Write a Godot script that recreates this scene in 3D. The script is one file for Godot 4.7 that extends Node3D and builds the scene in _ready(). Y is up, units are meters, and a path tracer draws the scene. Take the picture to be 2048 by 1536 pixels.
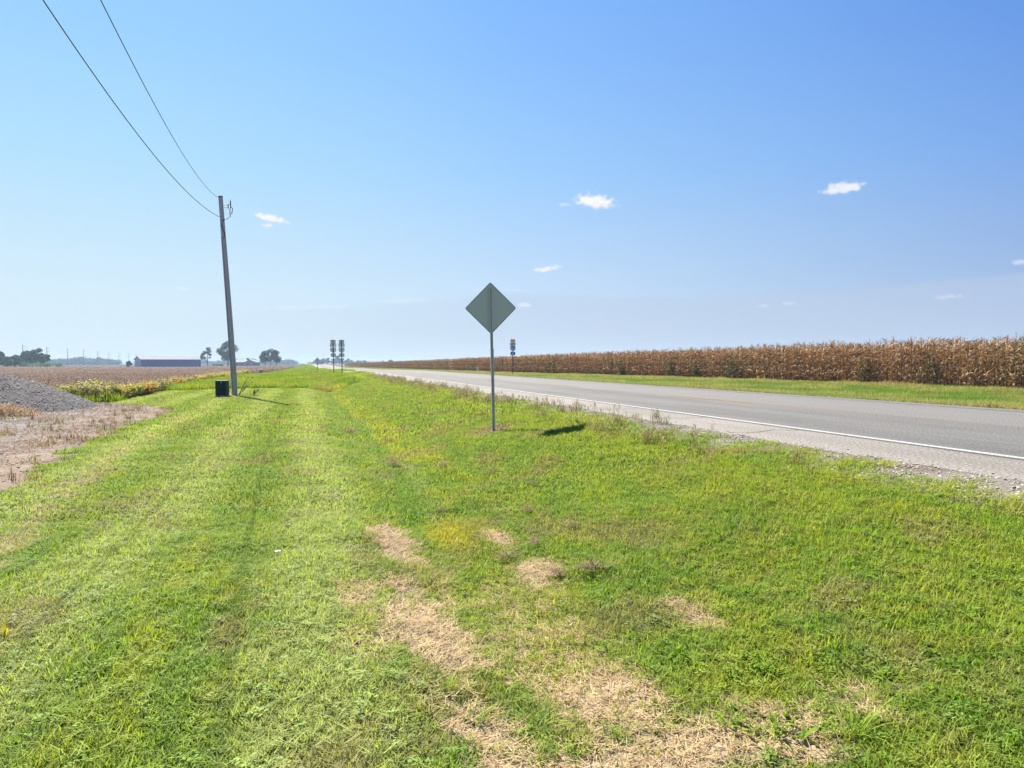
extends Node3D
# World: x to the right of the road's direction, y up, "t" metres along the road away from the camera (z = -t). Road surface near the camera is y = 0.

const EYE := 1.05
const EXPOSURE := 3.0
const SUN_AZ := -19.5
const SUN_EL := 45.0
var rng := RandomNumberGenerator.new()
var na := FastNoiseLite.new()
var nb := FastNoiseLite.new()
var nc := FastNoiseLite.new()
var names := {}
var dirt_outline := PackedVector2Array([Vector2(-40, 34.5), Vector2(-9.7, 33.9), Vector2(-7.75, 33.2), Vector2(-5.4, 30.6), Vector2(-4.1, 27.6), Vector2(-4.0, 25.5), Vector2(-4.2, 22.5), Vector2(-4.16, 19.2), Vector2(-4.25, 17), Vector2(-3.85, 13.4), Vector2(-3.65, 11.8), Vector2(-3.5, 10.0), Vector2(-3.5, 7), Vector2(-40, 7)])


# ------------------------------------------------------------------ mesh building
class MB:
	var v := PackedVector3Array()
	var n := PackedVector3Array()
	var c := PackedColorArray()
	var uv := PackedVector2Array()
	var ix := PackedInt32Array()

	func vert(p: Vector3, nn: Vector3, col: Color, u := Vector2.ZERO) -> int:
		v.append(p)
		n.append(nn)
		c.append(col)
		uv.append(u)
		return v.size() - 1

	func tri(a: Vector3, b: Vector3, d: Vector3, col: Color, toward := Vector3.ZERO, soft := 0.0) -> void:
		var g := (d - a).cross(b - a)
		if toward != Vector3.ZERO and g.dot(toward) < 0.0:
			var s := b
			b = d
			d = s
			g = -g
		g = g.normalized()
		if soft > 0.0:
			g = (g + Vector3.UP * soft).normalized()
		var i := vert(a, g, col)
		vert(b, g, col)
		vert(d, g, col)
		ix.append_array([i, i + 1, i + 2])

	func quad(a: Vector3, b: Vector3, d: Vector3, e: Vector3, col: Color, toward := Vector3.ZERO, soft := 0.0) -> void:
		tri(a, b, d, col, toward, soft)
		tri(a, d, e, col, toward, soft)

	# a box on the axes given by a basis
	func box(at: Vector3, size: Vector3, col: Color, b := Basis.IDENTITY, bevel := 0.0) -> void:
		var h := size * 0.5
		if bevel <= 0.0:
			for ax in 3:
				for s in [-1.0, 1.0]:
					var nn := Vector3.ZERO
					nn[ax] = s
					var u := Vector3.ZERO
					u[(ax + 1) % 3] = h[(ax + 1) % 3]
					var w := Vector3.ZERO
					w[(ax + 2) % 3] = h[(ax + 2) % 3]
					var o := nn * h[ax]
					quad(at + b * (o - u - w), at + b * (o + u - w), at + b * (o + u + w), at + b * (o - u + w), col, b * nn)
			return
		var k := Vector3(maxf(h.x - bevel, 0.0), maxf(h.y - bevel, 0.0), maxf(h.z - bevel, 0.0))
		for ax in 3:
			var a1 := (ax + 1) % 3
			var a2 := (ax + 2) % 3
			for s in [-1.0, 1.0]:
				var nn := Vector3.ZERO
				nn[ax] = s
				var u := Vector3.ZERO
				u[a1] = k[a1]
				var w := Vector3.ZERO
				w[a2] = k[a2]
				var o := nn * h[ax]
				quad(at + b * (o - u - w), at + b * (o + u - w), at + b * (o + u + w), at + b * (o - u + w), col, b * nn)
				for s2 in [-1.0, 1.0]:
					var m := Vector3.ZERO
					m[a1] = s2
					var p0 := nn * h[ax] + m * k[a1]
					var p1 := nn * k[ax] + m * h[a1]
					quad(at + b * (p0 - w), at + b * (p0 + w), at + b * (p1 + w), at + b * (p1 - w), col, b * (nn + m))
		for sx in [-1.0, 1.0]:
			for sy in [-1.0, 1.0]:
				for sz in [-1.0, 1.0]:
					tri(at + b * Vector3(sx * h.x, sy * k.y, sz * k.z), at + b * Vector3(sx * k.x, sy * h.y, sz * k.z), at + b * Vector3(sx * k.x, sy * k.y, sz * h.z), col, b * Vector3(sx, sy, sz))

	func tube(pts: PackedVector3Array, radii: PackedFloat32Array, sides: int, col: Color, cap := true) -> void:
		var rings := []
		var up := Vector3.UP
		for i in pts.size():
			var d: Vector3 = (pts[mini(i + 1, pts.size() - 1)] - pts[maxi(i - 1, 0)]).normalized()
			var ref := Vector3.RIGHT if absf(d.y) > 0.9 else up
			var x := d.cross(ref).normalized()
			var y := x.cross(d).normalized()
			var ring := []
			for k in sides:
				var a := TAU * k / sides
				var o := x * cos(a) + y * sin(a)
				ring.append(vert(pts[i] + o * radii[i], o, col, Vector2(float(k) / sides, i)))
			rings.append(ring)
		for i in pts.size() - 1:
			for k in sides:
				var k2 := (k + 1) % sides
				var a: int = rings[i][k]
				var b: int = rings[i][k2]
				var d2: int = rings[i + 1][k2]
				var e: int = rings[i + 1][k]
				var g := (v[d2] - v[a]).cross(v[b] - v[a])
				if g.dot(n[a] + n[b]) < 0.0:
					ix.append_array([a, d2, b, a, e, d2])
				else:
					ix.append_array([a, b, d2, a, d2, e])
		if cap:
			for end in [0, pts.size() - 1]:
				var dir: Vector3 = (pts[end] - pts[1 if end == 0 else end - 1]).normalized()
				for k in sides:
					var a: int = rings[end][k]
					var b: int = rings[end][(k + 1) % sides]
					tri(pts[end], v[a], v[b], col, dir)

	# flat outline in the x-y plane of a basis, extruded along its z
	func prism(poly: PackedVector2Array, depth: float, col: Color, o: Vector3, b := Basis.IDENTITY) -> void:
		var t := Geometry2D.triangulate_polygon(poly)
		for z in [depth * 0.5, -depth * 0.5]:
			for k in range(0, t.size(), 3):
				var p: Array[Vector3] = []
				for j in 3:
					p.append(o + b * Vector3(poly[t[k + j]].x, poly[t[k + j]].y, z))
				tri(p[0], p[1], p[2], col, b * Vector3(0, 0, signf(z)))
		var mid := Vector2.ZERO
		for q in poly:
			mid += q / poly.size()
		var h := Vector3(0, 0, depth * 0.5)
		for k in poly.size():
			var p := poly[k]
			var q := poly[(k + 1) % poly.size()]
			var side := (q - p).orthogonal()
			if side.dot((p + q) * 0.5 - mid) < 0.0:
				side = -side
			var a := Vector3(p.x, p.y, 0)
			var e := Vector3(q.x, q.y, 0)
			quad(o + b * (a - h), o + b * (e - h), o + b * (e + h), o + b * (a + h), col, b * Vector3(side.x, side.y, 0))

	# one blade of grass or strip leaf: bent in two pieces and pointed
	func blade(p: Vector3, yaw: float, length: float, w: float, lean: float, curl: float, col: Color, tip := Color(0, 0, 0, 0)) -> void:
		var f := Vector3(sin(yaw), 0, cos(yaw))
		var s := Vector3(cos(yaw), 0, -sin(yaw)) * w * 0.5
		var p1 := p + (Vector3.UP * cos(lean) + f * sin(lean)) * length * 0.5
		var p2 := p1 + (Vector3.UP * cos(lean + curl) + f * sin(lean + curl)) * length * 0.5
		quad(p - s, p + s, p1 + s * 0.85, p1 - s * 0.85, col, Vector3.UP + f * -0.01, 0.5)
		tri(p1 - s * 0.85, p1 + s * 0.85, p2, tip if tip.a > 0.0 else col, Vector3.UP + f * -0.01, 0.5)

	# a long leaf that arches over and hangs
	func arch(p: Vector3, yaw: float, length: float, w: float, lean: float, fall: float, segs: int, col: Color, twist := 0.0) -> void:
		var pos := p
		var ang := lean
		var f := Vector3(sin(yaw), 0, cos(yaw))
		var sv := Vector3(cos(yaw), 0, -sin(yaw))
		var last := []
		for i in segs + 1:
			var u := float(i) / segs
			var wid := w * (0.55 + 0.9 * u if u < 0.5 else 2.0 * (1.0 - u)) * 0.5
			var dir := Vector3.UP * cos(ang) + f * sin(ang)
			var nn := Vector3.UP * sin(ang) - f * cos(ang)
			var s := (sv * cos(twist * u) + nn * sin(twist * u)) * maxf(wid, 0.002)
			if last.size():
				quad(last[0], last[1], pos + s, pos - s, col.darkened(0.0), nn)
			last = [pos - s, pos + s]
			pos += dir * length / segs
			ang += fall / segs

	func done() -> ArrayMesh:
		var a := []
		a.resize(Mesh.ARRAY_MAX)
		a[Mesh.ARRAY_VERTEX] = v
		a[Mesh.ARRAY_NORMAL] = n
		a[Mesh.ARRAY_COLOR] = c
		a[Mesh.ARRAY_TEX_UV] = uv
		a[Mesh.ARRAY_INDEX] = ix
		var m := ArrayMesh.new()
		m.add_surface_from_arrays(Mesh.PRIMITIVE_TRIANGLES, a)
		return m


# ------------------------------------------------------------------ naming
func numbered(called: String) -> String:
	var k: int = names.get(called, 0)
	names[called] = k + 1
	return called if k == 0 else "%s_%03d" % [called, k]

func tag(o: Node, label: String, category: String, group := "", kind := "") -> Node:
	o.set_meta("label", label)
	if category:
		o.set_meta("category", category)
	if group:
		o.set_meta("group", group)
	if kind:
		o.set_meta("kind", kind)
	return o

func thing(called: String, label: String, category: String, at := Vector3.ZERO, turn := 0.0, group := "") -> Node3D:
	var o := Node3D.new()
	o.name = numbered(called)
	add_child(o)
	o.position = at
	o.rotation.y = turn
	tag(o, label, category, group)
	return o

func part(called: String, mesh: Mesh, m: Material, parent: Node = self) -> MeshInstance3D:
	var o := MeshInstance3D.new()
	o.name = numbered(called) if parent == self else called
	o.mesh = mesh
	for k in mesh.get_surface_count():
		o.set_surface_override_material(k, m)
	parent.add_child(o, true)
	return o

func structure(called: String, mesh: Mesh, m: Material, label := "") -> MeshInstance3D:
	var o := part(called, mesh, m)
	o.set_meta("kind", "structure")
	if label:
		o.set_meta("label", label)
	return o

func copies_of(called: String, mesh: Mesh, m: Material, where: Array, tint: Array, parent: Node = self) -> MultiMeshInstance3D:
	var mm := MultiMesh.new()
	mm.transform_format = MultiMesh.TRANSFORM_3D
	mm.use_colors = true
	mm.mesh = mesh
	mm.instance_count = where.size()
	for i in where.size():
		mm.set_instance_transform(i, where[i])
		mm.set_instance_color(i, tint[i])
	var o := MultiMeshInstance3D.new()
	o.name = numbered(called) if parent == self else called
	o.multimesh = mm
	mesh.surface_set_material(0, m)
	o.material_override = m
	parent.add_child(o, true)
	o.set_meta("kind", "stuff")
	return o


# ------------------------------------------------------------------ materials
func srgb(r: float, g: float, b: float) -> Color:
	return Color(r, g, b).linear_to_srgb()

func mat(called: String, lin := Color.WHITE, rough := 0.8, vertex := false, metal := 0.0, spec := 0.5) -> StandardMaterial3D:
	var m := StandardMaterial3D.new()
	m.resource_name = called
	m.albedo_color = lin.linear_to_srgb()
	m.roughness = rough
	m.metallic = metal
	m.metallic_specular = spec
	m.vertex_color_use_as_albedo = vertex
	m.cull_mode = BaseMaterial3D.CULL_DISABLED
	return m

func leafy(called: String, through: Color, rough := 0.65, spec := 0.3) -> StandardMaterial3D:
	var m := mat(called, Color.WHITE, rough, true, 0.0, spec)
	m.backlight_enabled = true
	m.backlight = through
	return m

func speckle(freq: float, low: float, high: float, octaves := 4, sz := 512, seed_ := 3) -> NoiseTexture2D:
	var f := FastNoiseLite.new()
	f.seed = seed_
	f.frequency = freq
	f.noise_type = FastNoiseLite.TYPE_SIMPLEX
	f.fractal_octaves = octaves
	var g := Gradient.new()
	g.set_color(0, Color(low, low, low))
	g.set_color(1, Color(high, high, high))
	var t := NoiseTexture2D.new()
	t.width = sz
	t.height = sz
	t.seamless = true
	t.noise = f
	t.color_ramp = g
	return t

func rough_surface(called: String, freq: float, low: float, high: float, metres: float, relief_cm := 0.0, rough := 0.9, vertex := true, seed_ := 3) -> StandardMaterial3D:
	var m := mat(called, Color.WHITE, rough, vertex)
	m.albedo_texture = speckle(freq, low, high, 4, 512, seed_)
	m.uv1_triplanar = true
	m.uv1_world_triplanar = true
	m.metallic_specular = 0.5 if called == "asphalt" else 0.15
	m.uv1_scale = Vector3.ONE / metres
	if relief_cm > 0.0:
		m.heightmap_enabled = true
		m.heightmap_scale = relief_cm
		m.heightmap_texture = m.albedo_texture
	return m


# ------------------------------------------------------------------ terrain
func line(x: float, xs: Array, ys: Array) -> float:
	if x <= xs[0]:
		return ys[0]
	for i in range(1, xs.size()):
		if x <= xs[i]:
			var u: float = (x - xs[i - 1]) / (xs[i] - xs[i - 1])
			return lerpf(ys[i - 1], ys[i], u)
	return ys[-1]

func smooth(x: float, xs: Array, ys: Array) -> float:
	if x <= xs[0]:
		return ys[0]
	for i in range(1, xs.size()):
		if x <= xs[i]:
			return lerpf(ys[i - 1], ys[i], smoothstep(xs[i - 1], xs[i], x))
	return ys[-1]

# height of the road along its length
func road_y(t: float) -> float:
	return smooth(t, [80.0, 170.0, 260.0, 420.0, 900.0, 2500.0, 6000.0], [0.0, -0.5, -0.95, -0.5, -1.1, -4.0, -9.0])

# the plain falls gently away
func fall(x: float, t: float) -> float:
	var r := sqrt(x * x + t * t)
	return -0.0045 * clampf(r - 45.0, 0.0, 300.0) - 0.0025 * clampf(r - 345.0, 0.0, 900.0) - 0.001 * maxf(r - 1245.0, 0.0)

func profile(x: float, t: float) -> float:
	var dx := lerpf(-0.35, 0.1, smoothstep(4.0, 14.0, t))
	if x < 8.0:
		return line(x, [-12.0, -9.0, -2.2, 0.3, 1.12 + dx, 1.45 + dx, 1.75 + dx, 3.9, 5.2, 5.7, 6.05], [-0.6, -0.6, -0.6, -0.65, -0.75, -0.88, -0.84, -0.38, -0.12, -0.05, -0.035])
	return line(x, [15.2, 15.6, 18.0, 22.0, 26.0, 31.0], [-0.012, -0.07, -0.3, -0.47, -0.38, -0.22])

func ground_y(x: float, t: float) -> float:
	var e := road_y(t)
	var g := fall(x, t)
	var p := (profile(x - 0.2, t) + profile(x, t) + profile(x + 0.2, t)) / 3.0
	if x > 6.05 and x < 15.22:
		return e - 0.06
	if x > 5.3 and x <= 6.05:
		return e + line(x, [5.3, 5.75, 6.05], [-0.1, -0.022, 0.004]) + na.get_noise_2d(x * 4.0, t * 3.0) * 0.02 * smoothstep(5.3, 5.8, x)
	var w := smoothstep(4.5, -4.0, x) if x < 8.0 else smoothstep(16.5, 26.0, x)
	return p + lerpf(e, g, w) + na.get_noise_2d(x * 1.7, t * 1.7) * 0.025

func pt(x: float, t: float, lift := 0.0) -> Vector3:
	return Vector3(x, ground_y(x, t) + lift, -t)

# ------------------------------------------------------------------ what grows where
# worn places in the bottom of the ditch: x, t, half width, half length, how bare
var worn := [[0.88, 7.46, 0.21, 0.75, 0.9], [0.79, 5.0, 0.24, 0.9, 1.0], [0.86, 3.53, 0.17, 0.3, 1.0], [1.6, 3.66, 0.22, 0.33, 0.9], [1.6, 3.0, 0.8, 0.26, 1.0], [1.96, 5.97, 0.15, 0.37, 0.75], [1.5, 4.7, 0.45, 1.5, 0.33], [1.1, 6.3, 0.2, 0.9, 0.3], [2.54, 4.4, 0.1, 0.32, 0.65], [0.4, 5.54, 0.17, 0.45, 0.45], [0.38, 4.54, 0.17, 0.27, 0.45], [1.93, 7.16, 0.1, 0.41, 0.7]]

func bare(x: float, t: float) -> float:   # 0 lawn .. 1 bare
	if t > 9.5 or x < -0.2 or x > 4.0:
		return 0.0
	var n := 1.1 * nb.get_noise_2d(x * 5.5, t * 3.6) + 1.0 * nc.get_noise_2d(x * 11.0, t * 9.0)
	var m := 0.0
	for w in worn:
		var d := Vector2((x - w[0]) / w[2], (t - w[1]) / w[3]).length()
		if d < 1.9:
			m = maxf(m, w[4] * smoothstep(1.4, 0.75, d + 0.7 * n) * clampf(1.12 + 0.7 * n, 0.35, 1.3))
	return clampf(m, 0.0, 1.0)

func in_dirt(x: float, t: float) -> bool:
	if x > -3.0 or t > 36.0:
		return false
	var o := 0.35
	return Geometry2D.is_point_in_polygon(Vector2(x + nb.get_noise_2d(x * 3.0, t * 3.0) * o, t + nc.get_noise_2d(x * 2.0, t * 2.0) * o * 2.0), dirt_outline)

func bean_edge(t: float) -> float:
	return line(t, [30.0, 40.0, 66.0, 93.0, 160.0, 190.0, 330.0, 700.0], [-7.6, -7.5, -7.9, -7.4, -6.0, -5.2, -4.0, -4.0])

func mow_edge(x: float) -> float:
	return line(x, [-8.0, -3.0, 0.3, 1.7, 3.5, 6.6], [46.0, 49.0, 50.0, 47.0, 52.0, 66.0]) + na.get_noise_2d(x * 3.0, 5.0) * 1.2

const GREEN := Color(0.21, 0.305, 0.046)
const DEEP := Color(0.14, 0.24, 0.026)
const YELLOW := Color(0.37, 0.38, 0.045)
const PALE := Color(0.37, 0.42, 0.13)
const STRAW := Color(0.46, 0.38, 0.23)
const TAN := Color(0.33, 0.25, 0.14)

func lawn_colour(x: float, t: float) -> Color:
	var n := na.get_noise_2d(x * 4.0, t * 1.6)
	var n2 := nb.get_noise_2d(x * 1.3 + 40.0, t * 0.55)
	var n3 := nc.get_noise_2d(x * 5.0, t * 5.0 + 90.0)
	var c := GREEN.lerp(YELLOW, clampf(0.24 + 0.5 * n + 0.3 * n3, 0.0, 0.7))
	c = c.lerp(DEEP, clampf(0.06 + 0.5 * n2 - 0.4 * n3, 0.0, 0.5))
	if x < 0.9:
		# paler passes of the mower, along the road
		var s := sin((x + 0.12 * sin(t * 0.4)) * 3.6 + 0.8)
		c = c.lerp(PALE, clampf(0.33 + 0.75 * s + 0.3 * n, 0.0, 0.95))
	# greener crease of the ditch
	var d := absf(x - lerpf(1.05, 1.55, smoothstep(4.0, 14.0, t)))
	c = c.lerp(DEEP * 1.15, 0.75 * smoothstep(0.3, 0.03, d) * smoothstep(6.5, 9.0, t))
	c = c.lerp(Color(0.3, 0.38, 0.17), 0.7 * smoothstep(0.2, 0.05, absf(x - lerpf(1.05, 1.55, smoothstep(4.0, 14.0, t)) - 0.3 + 0.08 * n)) * smoothstep(7.5, 9.0, t) * clampf(0.45 + 1.8 * n3, 0.0, 1.0))
	c = c.lerp(YELLOW * 1.05, 0.8 * smoothstep(0.6, 0.2, absf(d - 0.6)) * float(x > 1.5) * smoothstep(8.5, 12.0, t) * clampf(0.5 + n2 * 2.0, 0.0, 1.0))
	c = c.lerp(YELLOW, 0.5 * smoothstep(3.6, 5.2, x) * clampf(0.5 + 2.0 * n2, 0.0, 1.0))
	# dry places
	var dry := 0.8 * smoothstep(0.22, 0.5, nb.get_noise_2d(x * 1.9 - 70.0, t * 1.1 + 33.0) + 0.25 * n3)
	if x > 2.0 and t < 9.0:
		dry = maxf(dry, 0.4 * smoothstep(0.1, 0.45, n3 + 0.5 * n2))
	c = c.lerp(TAN, 0.6 * dry)
	if x < -1.2 and t < 26.0:
		# worn tan streaks beside the dirt
		var q := x - line(t, [5.0, 9.0, 14.0, 20.0, 26.0], [-2.15, -2.75, -3.1, -3.25, -3.4])
		c = c.lerp(STRAW, 0.75 * smoothstep(0.32, 0.05, absf(q)) * smoothstep(-0.15, 0.2, na.get_noise_2d(x * 3.0, t * 2.2)))
	c = c.lerp(TAN, 0.8 * smoothstep(1.1, 0.35, Vector2((x - 3.9) / 0.75, (t - 15.2) / 0.9).length() + 0.3 * n3))
	# yellow patch beside the worn strip and drier grass by the road
	c = c.lerp(Color(0.45, 0.4, 0.03), 0.8 * smoothstep(1.2, 0.3, Vector2((x - 1.55) / 0.32, (t - 7.9) / 0.9).length() + n3 * 0.4))
	c = c.lerp(YELLOW * 0.9, 0.5 * smoothstep(0.1, 0.4, bare(x, t))).lerp(TAN, 0.7 * smoothstep(0.55, 0.95, bare(x, t)))
	return c

func soil_colour(x: float, t: float) -> Color:
	var n := nb.get_noise_2d(x * 3.0, t * 3.0)
	var n3 := nc.get_noise_2d(x * 9.0, t * 9.0)
	if x > 5.25 and x < 6.3:
		return Color(0.27, 0.245, 0.21).lerp(Color(0.2, 0.165, 0.12), clampf(0.4 + n, 0, 1))
	if x > 14.9 and x < 16.0:
		return Color(0.3, 0.26, 0.19)
	if x >= 16.0 and x < 31.0:
		return Color(0.085, 0.115, 0.03) if t < 530.0 else Color(0.16, 0.15, 0.06)
	if x >= 31.0:
		return Color(0.2, 0.145, 0.085)
	if in_dirt(x, t):
		var grey := smoothstep(-5.2, -8.0, x + 0.05 * (t - 24.0))
		return Color(0.29, 0.225, 0.175).lerp(Color(0.25, 0.225, 0.21), grey) * (1.0 + 0.35 * n + 0.25 * n3)
	if t > 645.0:
		return Color(0.06, 0.058, 0.03)
	if x < bean_edge(t) and t > 33.0:
		return Color(0.17, 0.13, 0.1) if t > 100.0 else Color(0.24, 0.185, 0.14) * (1.0 + 0.2 * n)
	if x < -9.0 and t <= 33.0:
		return Color(0.3, 0.27, 0.16)
	if t > 700.0:
		return Color(0.06, 0.058, 0.03)
	var b := bare(x, t)
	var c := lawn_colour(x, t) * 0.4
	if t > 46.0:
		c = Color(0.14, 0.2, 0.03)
	return c.lerp(Color(0.42, 0.33, 0.22) * (1.0 + 0.25 * n3), smoothstep(0.12, 0.55, b))

func seen(x: float, t: float, more := 0.0) -> bool:   # could the photograph, or a step to its side, see it
	var depth := t * 0.9613 + x * 0.2754
	var side := x * 0.9613 - t * 0.2754
	return depth > 1.6 and absf(side) < 0.76 * depth + 1.0 + more


func _ready() -> void:
	rng.seed = 11
	na.seed = 4
	na.frequency = 0.35
	na.noise_type = FastNoiseLite.TYPE_SIMPLEX
	nb.seed = 9
	nb.frequency = 0.3
	nb.noise_type = FastNoiseLite.TYPE_SIMPLEX
	nc.seed = 17
	nc.frequency = 0.6
	nc.noise_type = FastNoiseLite.TYPE_SIMPLEX
	camera_and_light()
	ground()
	road()
	farther_country()
	buildings()
	trees()
	vehicles()
	signs()
	utility()
	corn_field()
	bean_field()
	gravel_pile()
	verges()
	lawn()
	lawn_litter()


# ------------------------------------------------------------------ camera, sky, sun
func camera_and_light() -> void:
	var cam := Camera3D.new()
	cam.name = "camera"
	add_child(cam)
	cam.position = Vector3(0, EYE, 0)
	cam.rotation_degrees = Vector3(-1.7029, -15.9863, 0)
	cam.fov = 54.851
	cam.near = 0.05
	cam.far = 12000.0
	cam.current = true

	var sun := DirectionalLight3D.new()
	sun.name = "sun"
	sun.light_energy = 1.6
	sun.light_color = Color(1.0, 0.965, 0.9)
	sun.light_angular_distance = 0.5
	sun.shadow_enabled = true
	add_child(sun)
	sun.rotation_degrees = Vector3(-SUN_EL, 180.0 - SUN_AZ, 0)

	var env := Environment.new()
	env.background_mode = Environment.BG_SKY
	env.tonemap_mode = Environment.TONE_MAPPER_LINEAR
	env.tonemap_exposure = EXPOSURE
	env.sdfgi_enabled = true
	env.ssao_enabled = true
	env.ssil_enabled = true
	env.fog_enabled = true
	env.fog_density = 0.00028
	env.fog_light_color = Color(0.8, 0.9, 1.0)
	var pano := PanoramaSkyMaterial.new()
	pano.panorama = ImageTexture.create_from_image(sky_picture())
	var sky := Sky.new()
	sky.sky_material = pano
	env.sky = sky
	env.background_energy_multiplier = 1.0
	var we := WorldEnvironment.new()
	we.name = "sky_and_air"
	we.environment = env
	add_child(we)

func sky_at(az: float, el: float) -> Color:
	# sRGB of the clear air by height, toward the sun, a third of the way round from it and away from it
	var rows := [0.0, 5.0, 14.0, 22.0, 27.5, 50.0, 90.0]
	var near := [Color8(222, 238, 248), Color8(214, 237, 251), Color8(180, 225, 255), Color8(158, 211, 255), Color8(150, 205, 254), Color8(122, 178, 247), Color8(98, 156, 236)]
	var mid := [Color8(212, 227, 241), Color8(200, 225, 249), Color8(161, 208, 255), Color8(140, 192, 255), Color8(129, 184, 255), Color8(104, 160, 244), Color8(95, 152, 234)]
	var away := [Color8(184, 201, 225), Color8(160, 188, 226), Color8(124, 170, 235), Color8(103, 153, 230), Color8(97, 148, 228), Color8(90, 142, 224), Color8(92, 149, 231)]
	var i := 0
	while i < 5 and el > rows[i + 1]:
		i += 1
	var u: float = clampf((el - rows[i]) / (rows[i + 1] - rows[i]), 0.0, 1.0)
	var a: Color = near[i].srgb_to_linear().lerp(near[i + 1].srgb_to_linear(), u)
	var b: Color = mid[i].srgb_to_linear().lerp(mid[i + 1].srgb_to_linear(), u)
	var d: Color = away[i].srgb_to_linear().lerp(away[i + 1].srgb_to_linear(), u)
	var s := cos(deg_to_rad(az - SUN_AZ))
	var c := b.lerp(a, clampf((s - 0.81) / 0.19, 0.0, 1.0)) if s > 0.81 else d.lerp(b, clampf((s - 0.34) / 0.47, 0.0, 1.0))
	# thin high veil low over the plain, with a slanting upper edge
	var edge := line(az, [-60.0, -18.6, -1.4, 16.0, 30.0, 50.6, 80.0], [1.0, 2.2, 3.7, 5.2, 4.7, 5.5, 7.0]) + 0.12 * na.get_noise_2d(az * 0.6, 3.0)
	var veil := smoothstep(edge + 0.35, edge - 0.15, el) * smoothstep(-15.0, 35.0, az) * smoothstep(140.0, 80.0, az)
	c = c.lerp(Color8(190, 204, 228).srgb_to_linear(), 0.48 * veil * smoothstep(-1.0, 3.0, el))
	return c

func sky_picture() -> Image:   # the picture's left edge is straight along the road; azimuth grows to the right
	var k := 11.0
	var small := Image.create_empty(376, 180, false, Image.FORMAT_RGBF)
	for j in 180:
		var el := 90.0 - (j + 0.5)
		for i in 376:
			var az := wrapf(i + 0.5 - 8.0, -180.0, 180.0)
			var c := sky_at(az, maxf(el, 0.0))
			small.set_pixel(i, j, Color(c.r / EXPOSURE, c.g / EXPOSURE, c.b / EXPOSURE))
	small.resize(4136, 1980, Image.INTERPOLATE_CUBIC)
	var im := small.get_region(Rect2i(88, 0, 3960, 1980))
	# the band with the veil's edge again at full detail
	for j in range(int((90.0 - 8.0) * k), int((90.0 - 1.5) * k)):
		for i in range(int(-35.0 * k), int(65.0 * k)):
			var c := sky_at(i / k, 90.0 - j / k)
			im.set_pixel(posmod(i, 3960), j, Color(c.r / EXPOSURE, c.g / EXPOSURE, c.b / EXPOSURE))
	# small fair weather clouds: azimuth, height, half width, half height in degrees, strength, tilt
	var clouds := [[22.34, 12.04, 1.6, 0.62, 1.0, -0.12], [39.9, 12.02, 1.45, 0.5, 0.85, 0.05], [-2.0, 10.4, 1.25, 0.3, 1.0, -0.16], [-2.2, 9.92, 0.42, 0.17, 0.8, 0.0], [18.45, 7.12, 0.95, 0.24, 0.85, 0.05], [19.3, 7.3, 0.5, 0.14, 0.5, 0.1], [16.8, 4.42, 0.6, 0.2, 0.6, -0.05], [19.9, 11.9, 0.5, 0.13, 0.45, 0.0],
		[-8.0, 5.2, 0.7, 0.1, 0.45, 0.0], [50.3, 6.35, 0.5, 0.16, 0.5, 0.0], [36.4, 4.25, 0.5, 0.14, 0.4, 0.0], [46.2, 4.35, 1.1, 0.12, 0.4, 0.04], [34.7, 4.12, 0.5, 0.1, 0.35, 0.0], [8.0, 4.7, 3.2, 0.18, 0.16, 0.03], [0.5, 4.1, 3.8, 0.22, 0.16, 0.04], [15.0, 5.55, 2.8, 0.12, 0.2, 0.0], [-14.0, 7.6, 0.35, 0.08, 0.3, 0.0], [-5.0, 6.9, 0.5, 0.07, 0.25, 0.0]]
	var f := FastNoiseLite.new()
	f.seed = 5
	f.frequency = 1.0
	f.fractal_octaves = 5
	f.noise_type = FastNoiseLite.TYPE_SIMPLEX
	for q in clouds:
		var cx: float = q[0] * k
		var cy: float = (90.0 - q[1]) * k
		var rx: float = q[2] * k * 1.5
		var ry: float = q[3] * k * 2.0 + 3.0
		for j in range(int(cy - ry), int(cy + ry) + 1):
			for i in range(int(cx - rx), int(cx + rx) + 1):
				var dx: float = (i - cx) / k / q[2]
				var dy: float = ((cy - j) / k - q[5] * (i - cx) / k) / q[3]
				var n := f.get_noise_2d(i / k * 1.6 / sqrt(q[2]), j / k * 2.6 / sqrt(q[2]))
				var low := dy * (1.5 if dy < 0.0 else 0.95)
				var d := sqrt(dx * dx + low * low) + n * 0.42
				var a := smoothstep(1.05, 0.55, d) * float(q[4])
				if a > 0.003:
					var shade := lerpf(0.92, 1.0, clampf(0.5 + dy * 0.5 - n, 0.0, 1.0))
					var o := im.get_pixel(posmod(i, 3960), j)
					var w := Color(0.97, 0.98, 1.0) * (shade / EXPOSURE)
					im.set_pixel(posmod(i, 3960), j, o.lerp(w, a))
	return im


# ------------------------------------------------------------------ ground and road
func steps(list: Array) -> Array:   # [from, to, step, to, step ...]
	var out := []
	var x: float = list[0]
	for k in range(1, list.size(), 2):
		while x < list[k] - 1e-4:
			out.append(x)
			x += list[k + 1]
		x = list[k]
	out.append(x)
	return out

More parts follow.
